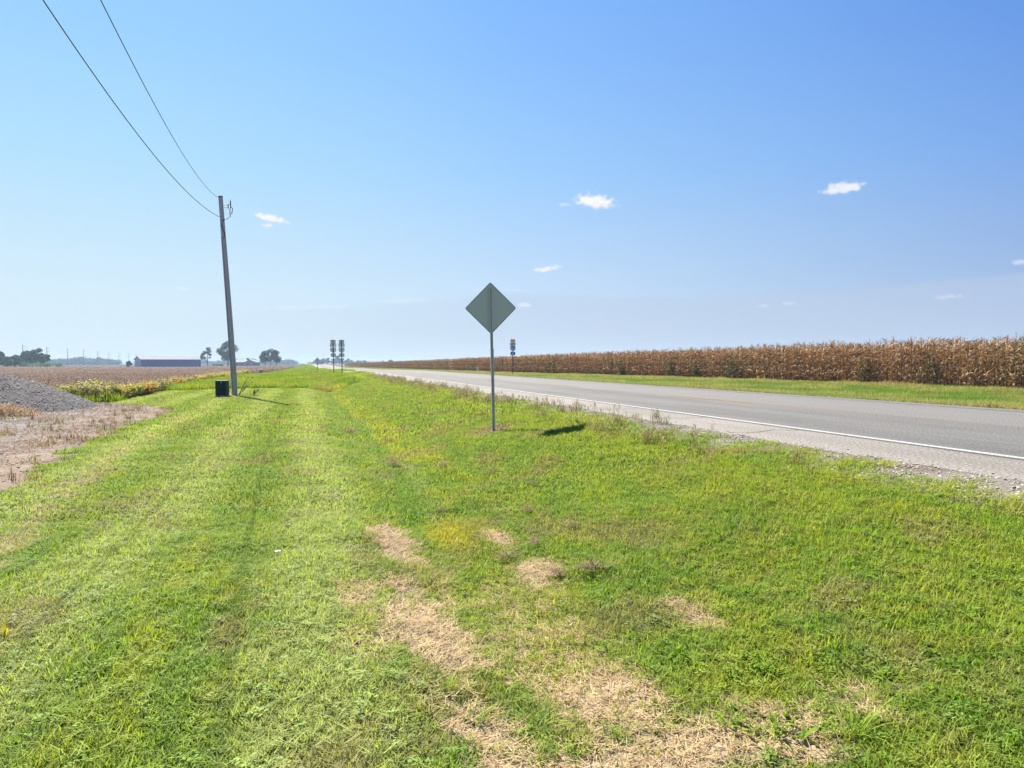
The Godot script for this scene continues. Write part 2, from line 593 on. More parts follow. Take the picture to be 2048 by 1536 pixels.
func ground() -> void:
	var xs := steps([-6000.0, -1000.0, 1000.0, -200.0, 100.0, -40.0, 20.0, -14.0, 2.0, -6.0, 0.25, 3.0, 0.12, 5.2, 0.18, 5.25, 0.05, 6.2, 0.1, 7.0, 0.4, 14.4, 1.85, 16.2, 0.25, 32.0, 1.0, 60.0, 7.0, 200.0, 35.0, 1000.0, 200.0, 6000.0, 1000.0])
	var ts := steps([-300.0, -20.0, 70.0, 2.0, 2.75, 9.5, 0.12, 16.0, 0.25, 36.0, 0.4, 60.0, 1.0, 120.0, 4.0, 500.0, 10.0, 1000.0, 50.0, 7000.0, 500.0])
	var mb := MB.new()
	for t in ts:
		for x in xs:
			var y := ground_y(x, t)
			var e := 0.06
			var nn := Vector3(ground_y(x - e, t) - ground_y(x + e, t), 2.0 * e, -(ground_y(x, t - e) - ground_y(x, t + e))).normalized()
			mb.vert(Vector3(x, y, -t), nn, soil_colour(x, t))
	var w := xs.size()
	for j in ts.size() - 1:
		for i in w - 1:
			var a := j * w + i
			mb.ix.append_array([a, a + w, a + 1, a + 1, a + w, a + w + 1])
	structure("ground", mb.done(), rough_surface("soil", 0.09, 0.62, 1.0, 1.7, 1.2), "flat farmland with a shallow roadside ditch, falling gently away")

func sheet(x0: float, x1: float, t0: float, t1: float, dx: float, lift: float, colour: Callable, skirt := 0.0) -> ArrayMesh:
	var xs := []
	var nx := maxi(1, int(ceil((x1 - x0) / dx)))
	for i in nx + 1:
		xs.append(lerpf(x0, x1, float(i) / nx))
	var ts := []
	var t := t0
	while t < t1:
		ts.append(t)
		t += 0.2 if t < 34.0 else (1.0 if t < 100.0 else (6.0 if t < 500.0 else 60.0))
	ts.append(t1)
	var mb := MB.new()
	var w := nx + 1
	for tt in ts:
		for x in xs:
			var c: Color = colour.call(x, tt)
			mb.vert(Vector3(x, road_y(tt) + lift, -tt), Vector3.UP, c, Vector2(x, tt))
	for j in ts.size() - 1:
		for i in nx:
			var a := j * w + i
			mb.ix.append_array([a, a + w, a + 1, a + 1, a + w, a + w + 1])
		if skirt > 0.0:
			for s in [0, nx]:
				var a: Vector3 = mb.v[j * w + s]
				var b: Vector3 = mb.v[(j + 1) * w + s]
				mb.quad(a, b, b - Vector3(0, skirt, 0), a - Vector3(0, skirt, 0), mb.c[j * w + s], Vector3(-1 if s == 0 else 1, 0, 0))
	return mb.done()

func asphalt_colour(x: float, t: float) -> Color:
	var along := na.get_noise_2d(x * 6.0, t * 0.12)
	var blotch := nb.get_noise_2d(x * 0.9, t * 0.35)
	var c := Color(0.196, 0.187, 0.17)
	if x < 7.5:
		c = Color(0.34, 0.308, 0.262) * (1.0 + 0.2 * blotch + 0.14 * along)
		c = c.lerp(Color(0.42, 0.38, 0.32), smoothstep(6.7, 6.1, x) * 0.6)
	elif x < 14.65:
		var lane := fmod(x - 7.5, 3.58) / 3.58
		var track := exp(-pow((lane - 0.25) / 0.11, 2.0)) + exp(-pow((lane - 0.75) / 0.11, 2.0))
		c = c * (1.0 - 0.13 * track + 0.16 * along + 0.2 * blotch)
		if x > 11.1:
			c = c.lerp(Color(0.265, 0.252, 0.23), 0.75)
		# tar band and worn yellow dust round the centre line
		var d := absf(x - 11.1)
		c = c.lerp(Color(0.26, 0.19, 0.115), 0.5 * exp(-pow((d - 0.05) / 0.3, 2.0)) * clampf(0.6 + 0.9 * na.get_noise_2d(5.0, t * 0.3), 0.0, 1.0))
	else:
		c = Color(0.2, 0.19, 0.175)
	return c

func road() -> void:
	var m := rough_surface("asphalt", 0.2, 0.42, 1.0, 5.0, 0.5, 0.85, true, 21)
	structure("road", sheet(6.0, 15.25, 3.0, 4200.0, 0.19, 0.0, asphalt_colour, 0.08), m, "two lane grey asphalt highway with pale paved shoulder")
	var white := rough_surface("white_paint", 0.05, 0.5, 1.0, 0.9, 0.0, 0.7, true, 5)
	var paint := func(_x: float, _t: float) -> Color: return Color(0.62, 0.62, 0.59) * (1.0 if _x < 9.0 else 0.55)
	structure("edge_line", sheet(7.5, 7.63, 3.0, 1500.0, 0.13, 0.004, paint), white, "solid white line along the near edge of the lane")
	structure("edge_line", sheet(14.66, 14.79, 3.0, 1500.0, 0.13, 0.004, paint), white, "solid white line along the far edge of the road")
	# worn yellow dashes
	var ym := rough_surface("worn_yellow_paint", 0.16, 0.55, 1.0, 0.5, 0.0, 0.8, true, 6)
	var k := 0
	var t := 16.6
	while t < 220.0:
		var fade: float = 0.0 if k == 0 else 0.55
		var yellow := func(_x: float, _t: float) -> Color: return Color(0.46, 0.25, 0.05).lerp(Color(0.24, 0.2, 0.155), fade)
		structure("centre_line", sheet(11.05, 11.16, t, t + 4.2, 0.11, 0.004, yellow), ym, "worn yellow dash of the centre line")
		t += 12.2
		k += 1
	# cracks sealed with dark tar, along the far line and across the shoulder
	var tar := mat("tar", Color(0.06, 0.058, 0.055), 0.6)
	var mb := MB.new()
	for spec in [[14.52, 3.0, 120.0, 0.022, 0.0], [7.44, 3.0, 60.0, 0.012, 0.0]]:
		var a: float = spec[1]
		while a < spec[2]:
			var b: float = a + 0.5
			var xa: float = spec[0] + 0.05 * na.get_noise_2d(a * 1.5, spec[0])
			var xb: float = spec[0] + 0.05 * na.get_noise_2d(b * 1.5, spec[0])
			var wa: float = spec[3] * (0.6 + 0.9 * absf(nb.get_noise_2d(a * 2.0, 1.0)))
			mb.quad(Vector3(xa - wa, road_y(a) + 0.004, -a), Vector3(xa + wa, road_y(a) + 0.004, -a), Vector3(xb + wa, road_y(b) + 0.004, -b), Vector3(xb - wa, road_y(b) + 0.004, -b), Color.WHITE, Vector3.UP)
			a = b
	for c in [[9.6, 6.1, 7.45], [12.4, 6.3, 7.45], [15.2, 6.1, 7.2], [21.0, 6.0, 7.45], [18.5, 10.9, 11.5], [31.0, 6.0, 7.4]]:
		var x: float = c[1]
		while x < c[2]:
			var za: float = c[0] + 0.25 * na.get_noise_2d(x * 3.0, c[0]) + 0.12 * (x - c[1])
			var zb: float = c[0] + 0.25 * na.get_noise_2d((x + 0.12) * 3.0, c[0]) + 0.12 * (x + 0.12 - c[1])
			mb.quad(Vector3(x, 0.003, -za), Vector3(x + 0.12, 0.003, -zb), Vector3(x + 0.12, 0.003, -zb - 0.028), Vector3(x, 0.003, -za - 0.028), Color.WHITE, Vector3.UP)
			x += 0.12
	structure("road_crack", mb.done(), tar, "dark hairline cracks in the asphalt")
	# pale gravel turnout on the left shoulder
	var pale := func(x: float, tt: float) -> Color: return Color(0.46, 0.42, 0.35) * (1.0 + 0.2 * nb.get_noise_2d(x, tt))
	structure("gravel_turnout", sheet(4.4, 5.98, 76.0, 82.0, 0.4, 0.02, pale), rough_surface("turnout_gravel", 0.12, 0.7, 1.0, 2.0), "pale gravel patch beside the road beyond the paired sign posts")


# ------------------------------------------------------------------ far fields and woods
func crown(mb: MB, at: Vector3, size: Vector3, count: int, leaf: float, base: Color, holes := 0.0, r: RandomNumberGenerator = rng) -> void:
	for k in count:
		var d := Vector3(r.randfn(), r.randfn(), r.randfn()).normalized()
		var rad := pow(r.randf(), 0.35)
		if holes > 0.0 and nc.get_noise_3d((at.x + d.x * size.x) * 0.9, (at.y + d.y * size.y) * 0.9, (at.z + d.z * size.z) * 0.9) > 0.45 - holes:
			continue
		var p := at + d * size * rad
		var x := Vector3(r.randfn(), r.randfn() * 0.7, r.randfn()).normalized()
		var y := x.cross(Vector3(r.randfn(), r.randfn(), r.randfn())).normalized()
		var s := leaf * r.randf_range(0.6, 1.3)
		var c := base * r.randf_range(0.6, 1.45)
		c = c.lerp(Color(c.g * 1.05, c.g, c.b * 0.8), r.randf() * 0.35)
		mb.quad(p - x * s, p - y * s * 0.6, p + x * s, p + y * s * 0.6, c, d + Vector3.UP * 0.3)

func wood(mb: MB, x0: float, t0: float, x1: float, t1: float, h: float, count: int, base: Color) -> void:
	for k in count:
		var u := (k + rng.randf()) / count
		var x := lerpf(x0, x1, u)
		var t := lerpf(t0, t1, u) + rng.randf_range(-8, 8)
		var hh := h * rng.randf_range(0.75, 1.1) * (1.0 + 0.18 * sin(u * 17.0))
		var wd := hh * rng.randf_range(0.5, 0.8)
		var g := ground_y(x, t)
		crown(mb, Vector3(x, g + hh * 0.46, -t), Vector3(wd, hh * 0.54, wd), 120, hh * 0.12, base * rng.randf_range(0.85, 1.15))

func farther_country() -> void:
	var lm := leafy("far_leaves", Color(0.6, 0.75, 0.4), 0.8)
	var specs := [
		["far left wood behind the row of tall power poles", -660.0, 1500.0, -330.0, 1560.0, 13.0, 150, Color(0.07, 0.12, 0.06)],
		["far wood seen between the long barn and the farmhouse", -330.0, 1700.0, -90.0, 1750.0, 11.0, 110, Color(0.07, 0.12, 0.06)],
		["low far wood to the left of the road's end", -110.0, 1650.0, -6.0, 1700.0, 11.0, 55, Color(0.07, 0.12, 0.06)],
		["low far wood beyond the corn field's far end", 95.0, 1900.0, 520.0, 1850.0, 8.5, 130, Color(0.07, 0.12, 0.06)]]
	for s in specs:
		var mb := MB.new()
		wood(mb, s[1], s[2], s[3], s[4], s[5], s[6], s[7])
		tag(part("far_wood", mb.done(), lm), s[0], "wood", "", "stuff")


# ------------------------------------------------------------------ buildings
func roof_slab(mb: MB, a: Vector3, b: Vector3, c: Vector3, d: Vector3, th: float, col: Color) -> void:
	var n := (b - a).cross(d - a).normalized()
	if n.y < 0.0:
		n = -n
	var u := n * th
	mb.quad(a + u, b + u, c + u, d + u, col, n)
	mb.quad(a, b, c, d, col, -n)
	var p := [a, b, c, d]
	var mid := (a + b + c + d) / 4.0
	for k in 4:
		var q: Vector3 = p[k]
		var r: Vector3 = p[(k + 1) % 4]
		mb.quad(q, r, r + u, q + u, col, (q + r) * 0.5 - mid)

func buildings() -> void:
	# long machine shed: x along its length, +z faces the camera
	var at := pt(-73.5, 468.0)
	var barn := thing("machine_shed", "long low blue grey metal shed with pale roof in the bean field", "barn", at, 0.0)
	barn.rotation.y = deg_to_rad(9.0 + 17.0)
	var l := 32.6
	var w := 12.0
	var eave := 4.7
	var ridge := 6.5
	var wall := mat("blue_metal_siding", Color(0.15, 0.215, 0.36), 0.6, true)
	var pale := mat("grey_metal_siding", Color(0.36, 0.42, 0.46), 0.6, true)
	var roofm := mat("pale_metal_roof", Color(0.24, 0.23, 0.25), 0.8, true, 0.0, 0.2)
	var trim := mat("dark_trim", Color(0.06, 0.07, 0.1), 0.6, true)
	var mb := MB.new()
	mb.box(Vector3(0, eave * 0.5 - 0.3, w * 0.5), Vector3(l, eave + 0.6, 0.12), Color.WHITE)
	for k in 54:
		mb.box(Vector3(-l * 0.5 + 0.3 + k * 0.596, eave * 0.5, w * 0.5 + 0.075), Vector3(0.06, eave, 0.03), Color.WHITE)
	part("front_wall", mb.done(), wall, barn)
	mb = MB.new()
	mb.box(Vector3(0, eave * 0.5 - 0.3, -w * 0.5), Vector3(l, eave + 0.6, 0.12), Color.WHITE)
	part("rear_wall", mb.done(), wall, barn)
	for s in [-1.0, 1.0]:
		mb = MB.new()
		mb.prism(PackedVector2Array([Vector2(-w * 0.5 + 0.06, -0.6), Vector2(w * 0.5 - 0.06, -0.6), Vector2(w * 0.5 - 0.06, eave), Vector2(0, ridge), Vector2(-w * 0.5 + 0.06, eave)]), 0.12, Color.WHITE, Vector3(s * (l * 0.5 - 0.06), 0, 0), Basis(Vector3.UP, PI * 0.5))
		part("gable_wall", mb.done(), pale, barn)
	for s in [-1.0, 1.0]:
		mb = MB.new()
		var e := 0.4
		roof_slab(mb, Vector3(-l * 0.5 - e, eave - 0.05, s * (w * 0.5 + e)), Vector3(l * 0.5 + e, eave - 0.05, s * (w * 0.5 + e)), Vector3(l * 0.5 + e, ridge + 0.08, s * 0.01), Vector3(-l * 0.5 - e, ridge + 0.08, s * 0.01), 0.12, Color.WHITE)
		var rf := part("roof", mb.done(), roofm, barn)
		mb = MB.new()
		mb.box(Vector3(0, eave - 0.12, s * (w * 0.5 + e + 0.04)), Vector3(l + 0.8, 0.16, 0.06), Color.WHITE)
		part("eave_trim", mb.done(), trim, rf)
	mb = MB.new()
	mb.box(Vector3(l * 0.5 - 0.3, eave * 0.5, w * 0.5 + 0.1), Vector3(0.6, eave, 0.05), Color.WHITE)
	part("corner_trim", mb.done(), trim, barn)
	mb = MB.new()
	for sx in [-1.0, 1.0]:
		mb.box(Vector3(-l * 0.5 - 0.08, 1.5, sx * 1.6), Vector3(0.05, 3.0, 0.12), Color.WHITE)
	mb.box(Vector3(-l * 0.5 - 0.08, 3.05, 0), Vector3(0.05, 0.12, 3.3), Color.WHITE)
	part("door_frame", mb.done(), trim, barn)

	# single storey farmhouse, +z faces the camera
	var hp := pt(-42.0, 636.0)
	var house := thing("farmhouse", "low grey sided farmhouse with tan hip roof and brick chimney", "house", hp, deg_to_rad(-4.0))
	var hw := mat("grey_lilac_siding", Color(0.4, 0.4, 0.5), 0.8, true)
	var hr := mat("tan_shingle_roof", Color(0.32, 0.29, 0.23), 0.9, true)
	var glass := mat("dark_window_glass", Color(0.05, 0.06, 0.1), 0.1, true)
	var frame := mat("white_trim", Color(0.75, 0.75, 0.75), 0.6, true)
	var brick := mat("brown_brick", Color(0.14, 0.08, 0.06), 0.9, true)
	mb = MB.new()
	mb.box(Vector3(0, 1.5, 0), Vector3(21.0, 4.0, 9.0), Color.WHITE)
	part("wall", mb.done(), hw, house)
	mb = MB.new()
	var ex := 11.1
	var ez := 5.1
	var y0 := 3.5
	var ry := 5.7
	roof_slab(mb, Vector3(-ex, y0, ez), Vector3(ex, y0, ez), Vector3(5.5, ry, 0), Vector3(-7.0, ry, 0), 0.12, Color.WHITE)
	roof_slab(mb, Vector3(-ex, y0, -ez), Vector3(ex, y0, -ez), Vector3(5.5, ry, 0), Vector3(-7.0, ry, 0), 0.12, Color.WHITE)
	mb.tri(Vector3(-ex, y0 + 0.1, ez), Vector3(-ex, y0 + 0.1, -ez), Vector3(-7.0, ry + 0.1, 0), Color.WHITE, Vector3(-1, 1, 0))
	mb.tri(Vector3(ex, y0 + 0.1, ez), Vector3(ex, y0 + 0.1, -ez), Vector3(5.5, ry + 0.1, 0), Color.WHITE, Vector3(1, 1, 0))
	var hroof := part("roof", mb.done(), hr, house)
	mb = MB.new()
	mb.box(Vector3(1.4, 6.0, 0.2), Vector3(1.5, 1.6, 0.9), Color.WHITE)
	mb.box(Vector3(1.4, 6.85, 0.2), Vector3(1.7, 0.15, 1.1), Color.WHITE)
	part("chimney", mb.done(), brick, hroof)
	# front wing with a gable toward the field
	mb = MB.new()
	mb.prism(PackedVector2Array([Vector2(-4.6, -0.5), Vector2(4.6, -0.5), Vector2(4.6, 3.45), Vector2(0, 5.35), Vector2(-4.6, 3.45)]), 3.0, Color.WHITE, Vector3(4.2, 0, 6.0))
	part("wing", mb.done(), hw, house)
	mb = MB.new()
	roof_slab(mb, Vector3(-1.0, 3.3, 7.9), Vector3(4.2, 5.45, 7.9), Vector3(4.2, 5.45, 0.5), Vector3(-1.0, 3.3, 0.5), 0.12, Color.WHITE)
	roof_slab(mb, Vector3(9.4, 3.3, 7.9), Vector3(4.2, 5.45, 7.9), Vector3(4.2, 5.45, 0.5), Vector3(9.4, 3.3, 0.5), 0.12, Color.WHITE)
	part("wing_roof", mb.done(), hr, house)
	for q in [[-8.3, 4.5], [-6.4, 4.5], [-4.0, 4.5], [-2.3, 4.5], [2.4, 7.5], [7.2, 7.5]]:
		mb = MB.new()
		var wx: float = 1.1 if q[1] < 5.0 else 1.9
		mb.box(Vector3(q[0], 2.0, q[1] + 0.03), Vector3(wx + 0.2, 1.5, 0.06), Color.WHITE)
		var win := part("window", mb.done(), frame, house)
		mb = MB.new()
		mb.box(Vector3(q[0], 2.0, q[1] + 0.07), Vector3(wx, 1.3, 0.04), Color.WHITE)
		part("pane", mb.done(), glass, win)

	# far white poultry-house like buildings beyond the corn
	var far := thing("far_shed", "long white building on the skyline beyond the corn", "shed", pt(106.0, 1114.0), deg_to_rad(-2.0))
	mb = MB.new()
	mb.box(Vector3(0, 2.0, 0), Vector3(20.0, 5.0, 8.0), Color.WHITE)
	part("wall", mb.done(), frame, far)
	mb = MB.new()
	for s in [-1.0, 1.0]:
		roof_slab(mb, Vector3(-10.4, 4.4, s * 4.4), Vector3(10.4, 4.4, s * 4.4), Vector3(10.4, 6.2, s * 0.01), Vector3(-10.4, 6.2, s * 0.01), 0.15, Color.WHITE)
	part("roof", mb.done(), roofm, far)
	var bin := thing("grain_bin", "dark round grain bin on the skyline right of the white building", "grain bin", pt(118.0, 1007.0))
	mb = MB.new()
	mb.tube(PackedVector3Array([Vector3(0, -1, 0), Vector3(0, 6.0, 0)]), PackedFloat32Array([3.6, 3.6]), 16, Color.WHITE)
	part("drum", mb.done(), mat("dull_steel", Color(0.12, 0.14, 0.17), 0.5, true), bin)
	mb = MB.new()
	mb.tube(PackedVector3Array([Vector3(0, 6.0, 0), Vector3(0, 7.5, 0)]), PackedFloat32Array([3.8, 0.4]), 16, Color.WHITE)
	part("cone_roof", mb.done(), mat("dull_steel_roof", Color(0.18, 0.2, 0.23), 0.5, true), bin)


# ------------------------------------------------------------------ trees
func tree(called: String, label: String, at: Vector3, h: float, spread: float, blobs: Array, base: Color, group: String, leaf := 0.0, density := 1.0, holes := 0.0, trunk_r := 0.3) -> Node3D:
	var o := thing(called, label, "tree", at, 0.0, group)
	var r := RandomNumberGenerator.new()
	r.seed = hash(label + str(at.x))
	var mb := MB.new()
	var bark := Color(0.09, 0.075, 0.06)
	var top := Vector3(spread * 0.05, h * 0.62, 0)
	mb.tube(PackedVector3Array([Vector3(0, -0.6, 0), Vector3(0, h * 0.12, 0), Vector3(spread * 0.03, h * 0.35, 0), top]), PackedFloat32Array([trunk_r * 1.3, trunk_r, trunk_r * 0.75, trunk_r * 0.3]), 7, bark)
	for b in blobs:
		var end := Vector3(b[0] * spread, b[1] * h, b[2] * spread)
		var from := Vector3(0, h * clampf(b[1] * 0.5, 0.15, 0.5), 0)
		mb.tube(PackedVector3Array([from, from.lerp(end, 0.5) + Vector3(0, h * 0.03, 0), end]), PackedFloat32Array([trunk_r * 0.45, trunk_r * 0.28, trunk_r * 0.1]), 5, bark)
	part("trunk", mb.done(), bark_mat, o)
	mb = MB.new()
	for b in blobs:
		var s: float = b[3] * h
		crown(mb, Vector3(b[0] * spread, b[1] * h, b[2] * spread), Vector3(s * 1.15, s * 0.85, s * 1.15), int(260 * density), leaf if leaf > 0.0 else h * 0.024, base * r.randf_range(0.85, 1.15), holes, r)
	part("crown", mb.done(), tree_leaf, o)
	return o

var bark_mat: StandardMaterial3D
var tree_leaf: StandardMaterial3D

func round_blobs(seed_: int, count: int, low := 0.35, high := 0.9) -> Array:
	var r := RandomNumberGenerator.new()
	r.seed = seed_
	var out := []
	for k in count:
		var a := r.randf() * TAU
		var y := lerpf(low, high, (k + 0.5) / count)
		var reach := sin(clampf((y - low + 0.12) / (high - low + 0.18), 0.0, 1.0) * PI) * 0.75
		out.append([cos(a) * reach * r.randf_range(0.5, 1.0), y, sin(a) * reach * r.randf_range(0.5, 1.0), r.randf_range(0.1, 0.16)])
	return out

func trees() -> void:
	bark_mat = mat("bark", Color.WHITE, 0.95, true)
	tree_leaf = leafy("tree_leaves", Color(0.6, 0.75, 0.35), 0.7)
	var g := Color(0.065, 0.12, 0.05)
	tree("leaning_tree", "slender one-sided tree with bare trunk right of the long shed", pt(-74.6, 667.0), 16.5, 5.5, [[0.15, 0.9, 0, 0.11], [0.3, 0.78, 0.1, 0.1], [-0.35, 0.72, 0, 0.1], [-0.62, 0.62, 0.1, 0.09], [-0.75, 0.5, 0, 0.09], [0.4, 0.6, 0, 0.07], [-0.45, 0.44, -0.1, 0.07], [-0.85, 0.4, 0, 0.06], [0.1, 0.68, 0.2, 0.07], [0.35, 0.45, 0, 0.045]], g, "", 0.4, 0.9, 0.05, 0.34)
	tree("oak_tree", "tall broad dark tree beside the farmhouse, behind the utility pole", pt(-58.0, 662.0), 21.5, 8.5, round_blobs(3, 22, 0.3, 0.92), g, "", 0.5, 1.0, 0.08, 0.5)
	tree("round_tree", "leftmost of the three trees right of the farmhouse", pt(-25.3, 590.0), 12.5, 5.0, round_blobs(5, 13, 0.34, 0.9), g * 1.15, "", 0.36, 1.0, 0.05, 0.28)
	tree("round_tree", "middle and tallest of the three trees right of the farmhouse", pt(-21.8, 605.0), 13.8, 4.6, round_blobs(8, 13, 0.36, 0.92), g * 1.1, "", 0.36, 1.0, 0.05, 0.28)
	tree("round_tree", "rightmost of the three trees right of the farmhouse", pt(-17.2, 588.0), 13.3, 5.2, round_blobs(12, 14, 0.3, 0.9), g, "", 0.36, 1.1, 0.05, 0.3)
	# low bushes between the slender tree and the oak
	var mb := MB.new()
	for k in 9:
		crown(mb, Vector3(-4.0 + k * 0.95, 1.1 + 0.4 * sin(k * 2.3), rng.randf_range(-0.6, 0.6)), Vector3(1.0, 1.2, 1.0), 110, 0.25, g * 0.8)
	var b := thing("bush", "dark low row of bushes between the slender tree and the oak", "bush", pt(-66.0, 664.0))
	part("foliage", mb.done(), tree_leaf, b)
	# grove at the left edge
	var grove := "trees of the grove at the left edge of the field"
	var spots := [
		[-182.0, 535.0, 10.5, 6.0, 1.5, "tall sunlit tree at the very left edge of the grove"], [-168.0, 507.0, 6.6, 5.0, 1.9, "pale green rounded tree low at the front of the grove's left end"], [-171.5, 530.0, 8.0, 5.5, 1.1, "bluish green tree between the grove's pale tree and its tallest"],
		[-171.0, 545.0, 10.4, 6.5, 0.95, "broad dark tree left of the grove's tallest crown"], [-176.0, 568.0, 11.3, 6.5, 0.85, "dense dark tree in the middle of the grove"], [-168.0, 560.0, 13.0, 6.0, 0.9, "tallest tree of the grove with an open, gappy crown"],
		[-168.5, 575.0, 10.0, 5.5, 0.85, "dark tree at the right end of the grove"]]
	for s in spots:
		tree("grove_tree", s[5], pt(s[0], s[1]), s[2], s[3], round_blobs(int(s[1]), 14, 0.3, 0.9), g * s[4], grove, 0.45, 1.0, 0.08, 0.34)
	mb = MB.new()
	for k in 22:
		var u := k / 21.0
		crown(mb, Vector3(lerpf(-24.0, 21.0, u), 1.8 - 0.9 * u + 0.6 * sin(k * 1.7), rng.randf_range(-3, 3)), Vector3(2.6, 2.6 - 1.0 * u, 2.4), 130, 0.4, g * rng.randf_range(1.0, 2.0))
	var hedge := thing("hedge", "low bushy undergrowth along the foot of the grove", "hedge", pt(-162.0, 532.0), deg_to_rad(-24.0))
	part("foliage", mb.done(), tree_leaf, hedge)
	# hazy wood right of the road's vanishing end
	var wg := "trees of the hazy wood right of the road's far end"
	var tops := [[33.0, 8.0], [39.0, 12.0], [45.0, 13.0], [51.5, 10.5], [58.0, 11.0], [65.0, 17.0], [70.0, 12.0], [78.0, 11.5], [85.0, 9.0], [96.0, 8.5], [101.0, 6.5]]
	var nth := ["first, low", "second", "third", "fourth", "fifth", "sixth and tallest", "seventh", "eighth", "ninth", "tenth", "last, lowest"]
	var proto: Node3D = null
	for k in tops.size():
		var at := pt(tops[k][0], 1285.0 + (k % 3) * 12.0)
		if proto == null:
			proto = tree("hazy_tree", "first, low tree from the left in the hazy wood right of the road's end", at, 12.0, 5.5, round_blobs(33, 12, 0.22, 0.88), g, wg, 0.6, 0.7, 0.0, 0.35)
			proto.scale = Vector3.ONE * (tops[k][1] / 12.0)
		else:
			var d := proto.duplicate()
			d.name = numbered("hazy_tree")
			add_child(d)
			d.position = at
			d.rotation.y = k * 1.3
			d.scale = Vector3(1.15, 1.0, 1.15) * (tops[k][1] / 12.0)
			d.set_meta("label", "%s tree from the left in the hazy wood right of the road's end" % nth[k])
	# small trees on the skyline above the corn
	for q in [[92.0, 1120.0, 8.0, "small skyline tree left of the white building"], [119.0, 1120.0, 7.5, "small skyline tree right of the white building"], [136.0, 1050.0, 6.5, "small skyline tree right of the grain bin"], [-95.5, 474.0, 4.2, "small tree left of the long shed"]]:
		tree("small_tree", q[3], pt(q[0], q[1]), q[2], q[2] * 0.42, round_blobs(int(q[1]), 9, 0.25, 0.85), g, "", 0.4, 0.7, 0.0, 0.2)


# ------------------------------------------------------------------ vehicles far down the road
func vehicle(label: String, at: Vector3, body: Color, tall: float, pickup: bool) -> void:
	var o := thing("car", label, "car", at)
	var paint := mat("car_paint", body, 0.3, true)
	paint.clearcoat_enabled = true
	var glass := mat("car_glass", Color(0.02, 0.025, 0.03), 0.08, true)
	var rubber := mat("tyre_rubber", Color(0.02, 0.02, 0.02), 0.9, true)
	var rim := mat("wheel_rim", Color(0.5, 0.5, 0.52), 0.3, true, 0.8)
	# side outline, front toward +z (the camera)
	var mb := MB.new()
	mb.prism(PackedVector2Array([Vector2(-2.35, 0.35), Vector2(2.3, 0.35), Vector2(2.4, 0.62), Vector2(2.3, 0.92), Vector2(1.1, 1.06), Vector2(-2.3, 1.08), Vector2(-2.42, 0.8)]), 1.82, Color.WHITE, Vector3.ZERO, Basis(Vector3.UP, -PI * 0.5))
	part("body", mb.done(), paint, o)
	mb = MB.new()
	var back := -0.6 if pickup else -2.2
	mb.prism(PackedVector2Array([Vector2(back, 1.08), Vector2(1.15, 1.06), Vector2(0.5, tall), Vector2(back + 0.25, tall)]), 1.5, Color.WHITE, Vector3.ZERO, Basis(Vector3.UP, -PI * 0.5))
	part("cab", mb.done(), paint, o)
	mb = MB.new()
	var slope := Vector3(0, tall - 1.06, -0.65)
	mb.quad(Vector3(-0.68, 1.1, 1.14), Vector3(0.68, 1.1, 1.14), Vector3(0.64, 1.1, 1.14) + slope * 0.88, Vector3(-0.64, 1.1, 1.14) + slope * 0.88, Color.WHITE, Vector3(0, 0.5, 1))
	part("windscreen", mb.done(), glass, o)
	for s in [-1.0, 1.0]:
		mb = MB.new()
		mb.quad(Vector3(s * 0.755, 1.14, 0.95), Vector3(s * 0.755, 1.14, back + 0.2), Vector3(s * 0.755, tall - 0.1, back + 0.35), Vector3(s * 0.755, tall - 0.1, 0.5), Color.WHITE, Vector3(s, 0, 0))
		part("side_window", mb.done(), glass, o)
		mb = MB.new()
		mb.box(Vector3(s * 0.66, 0.78, 2.38), Vector3(0.34, 0.16, 0.06), Color.WHITE, Basis.IDENTITY, 0.02)
		part("headlight", mb.done(), rim, o)
		for z in [-1.45, 1.45]:
			mb = MB.new()
			mb.tube(PackedVector3Array([Vector3(s * 0.7, 0.35, z), Vector3(s * 0.94, 0.35, z)]), PackedFloat32Array([0.36, 0.36]), 14, Color.WHITE)
			var wheel := part("wheel", mb.done(), rubber, o)
			mb = MB.new()
			mb.tube(PackedVector3Array([Vector3(s * 0.93, 0.35, z), Vector3(s * 0.955, 0.35, z)]), PackedFloat32Array([0.21, 0.2]), 12, Color.WHITE)
			part("rim", mb.done(), rim, wheel)
	mb = MB.new()
	mb.box(Vector3(0, 0.6, 2.4), Vector3(0.9, 0.22, 0.06), Color.WHITE, Basis.IDENTITY, 0.02)
	part("grille", mb.done(), rubber, o)

func vehicles() -> void:
	vehicle("white pickup, nearest of the cars far down the road", Vector3(9.3, road_y(540.0), -540.0), Color(0.75, 0.76, 0.78), 1.95, true)
	vehicle("dark car behind the white pickup far down the road", Vector3(9.4, road_y(620.0), -620.0), Color(0.04, 0.045, 0.07), 1.55, false)
	vehicle("dark blue car in the right lane far down the road", Vector3(12.8, road_y(470.0), -470.0), Color(0.03, 0.04, 0.1), 1.75, false)
	vehicle("white van last in the row of cars far down the road", Vector3(9.4, road_y(760.0), -760.0), Color(0.78, 0.78, 0.8), 2.1, false)


# ------------------------------------------------------------------ signs
func diamond(half: float, r: float) -> PackedVector2Array:
	var out := PackedVector2Array()
	for k in 4:
		var a := PI * 0.5 * k
		var c := Vector2(cos(a), sin(a)) * (half - r * sqrt(2.0))
		for j in 5:
			var b := a - PI * 0.25 + PI * 0.5 * j / 4.0
			out.append(c + Vector2(cos(b), sin(b)) * r)
	return out

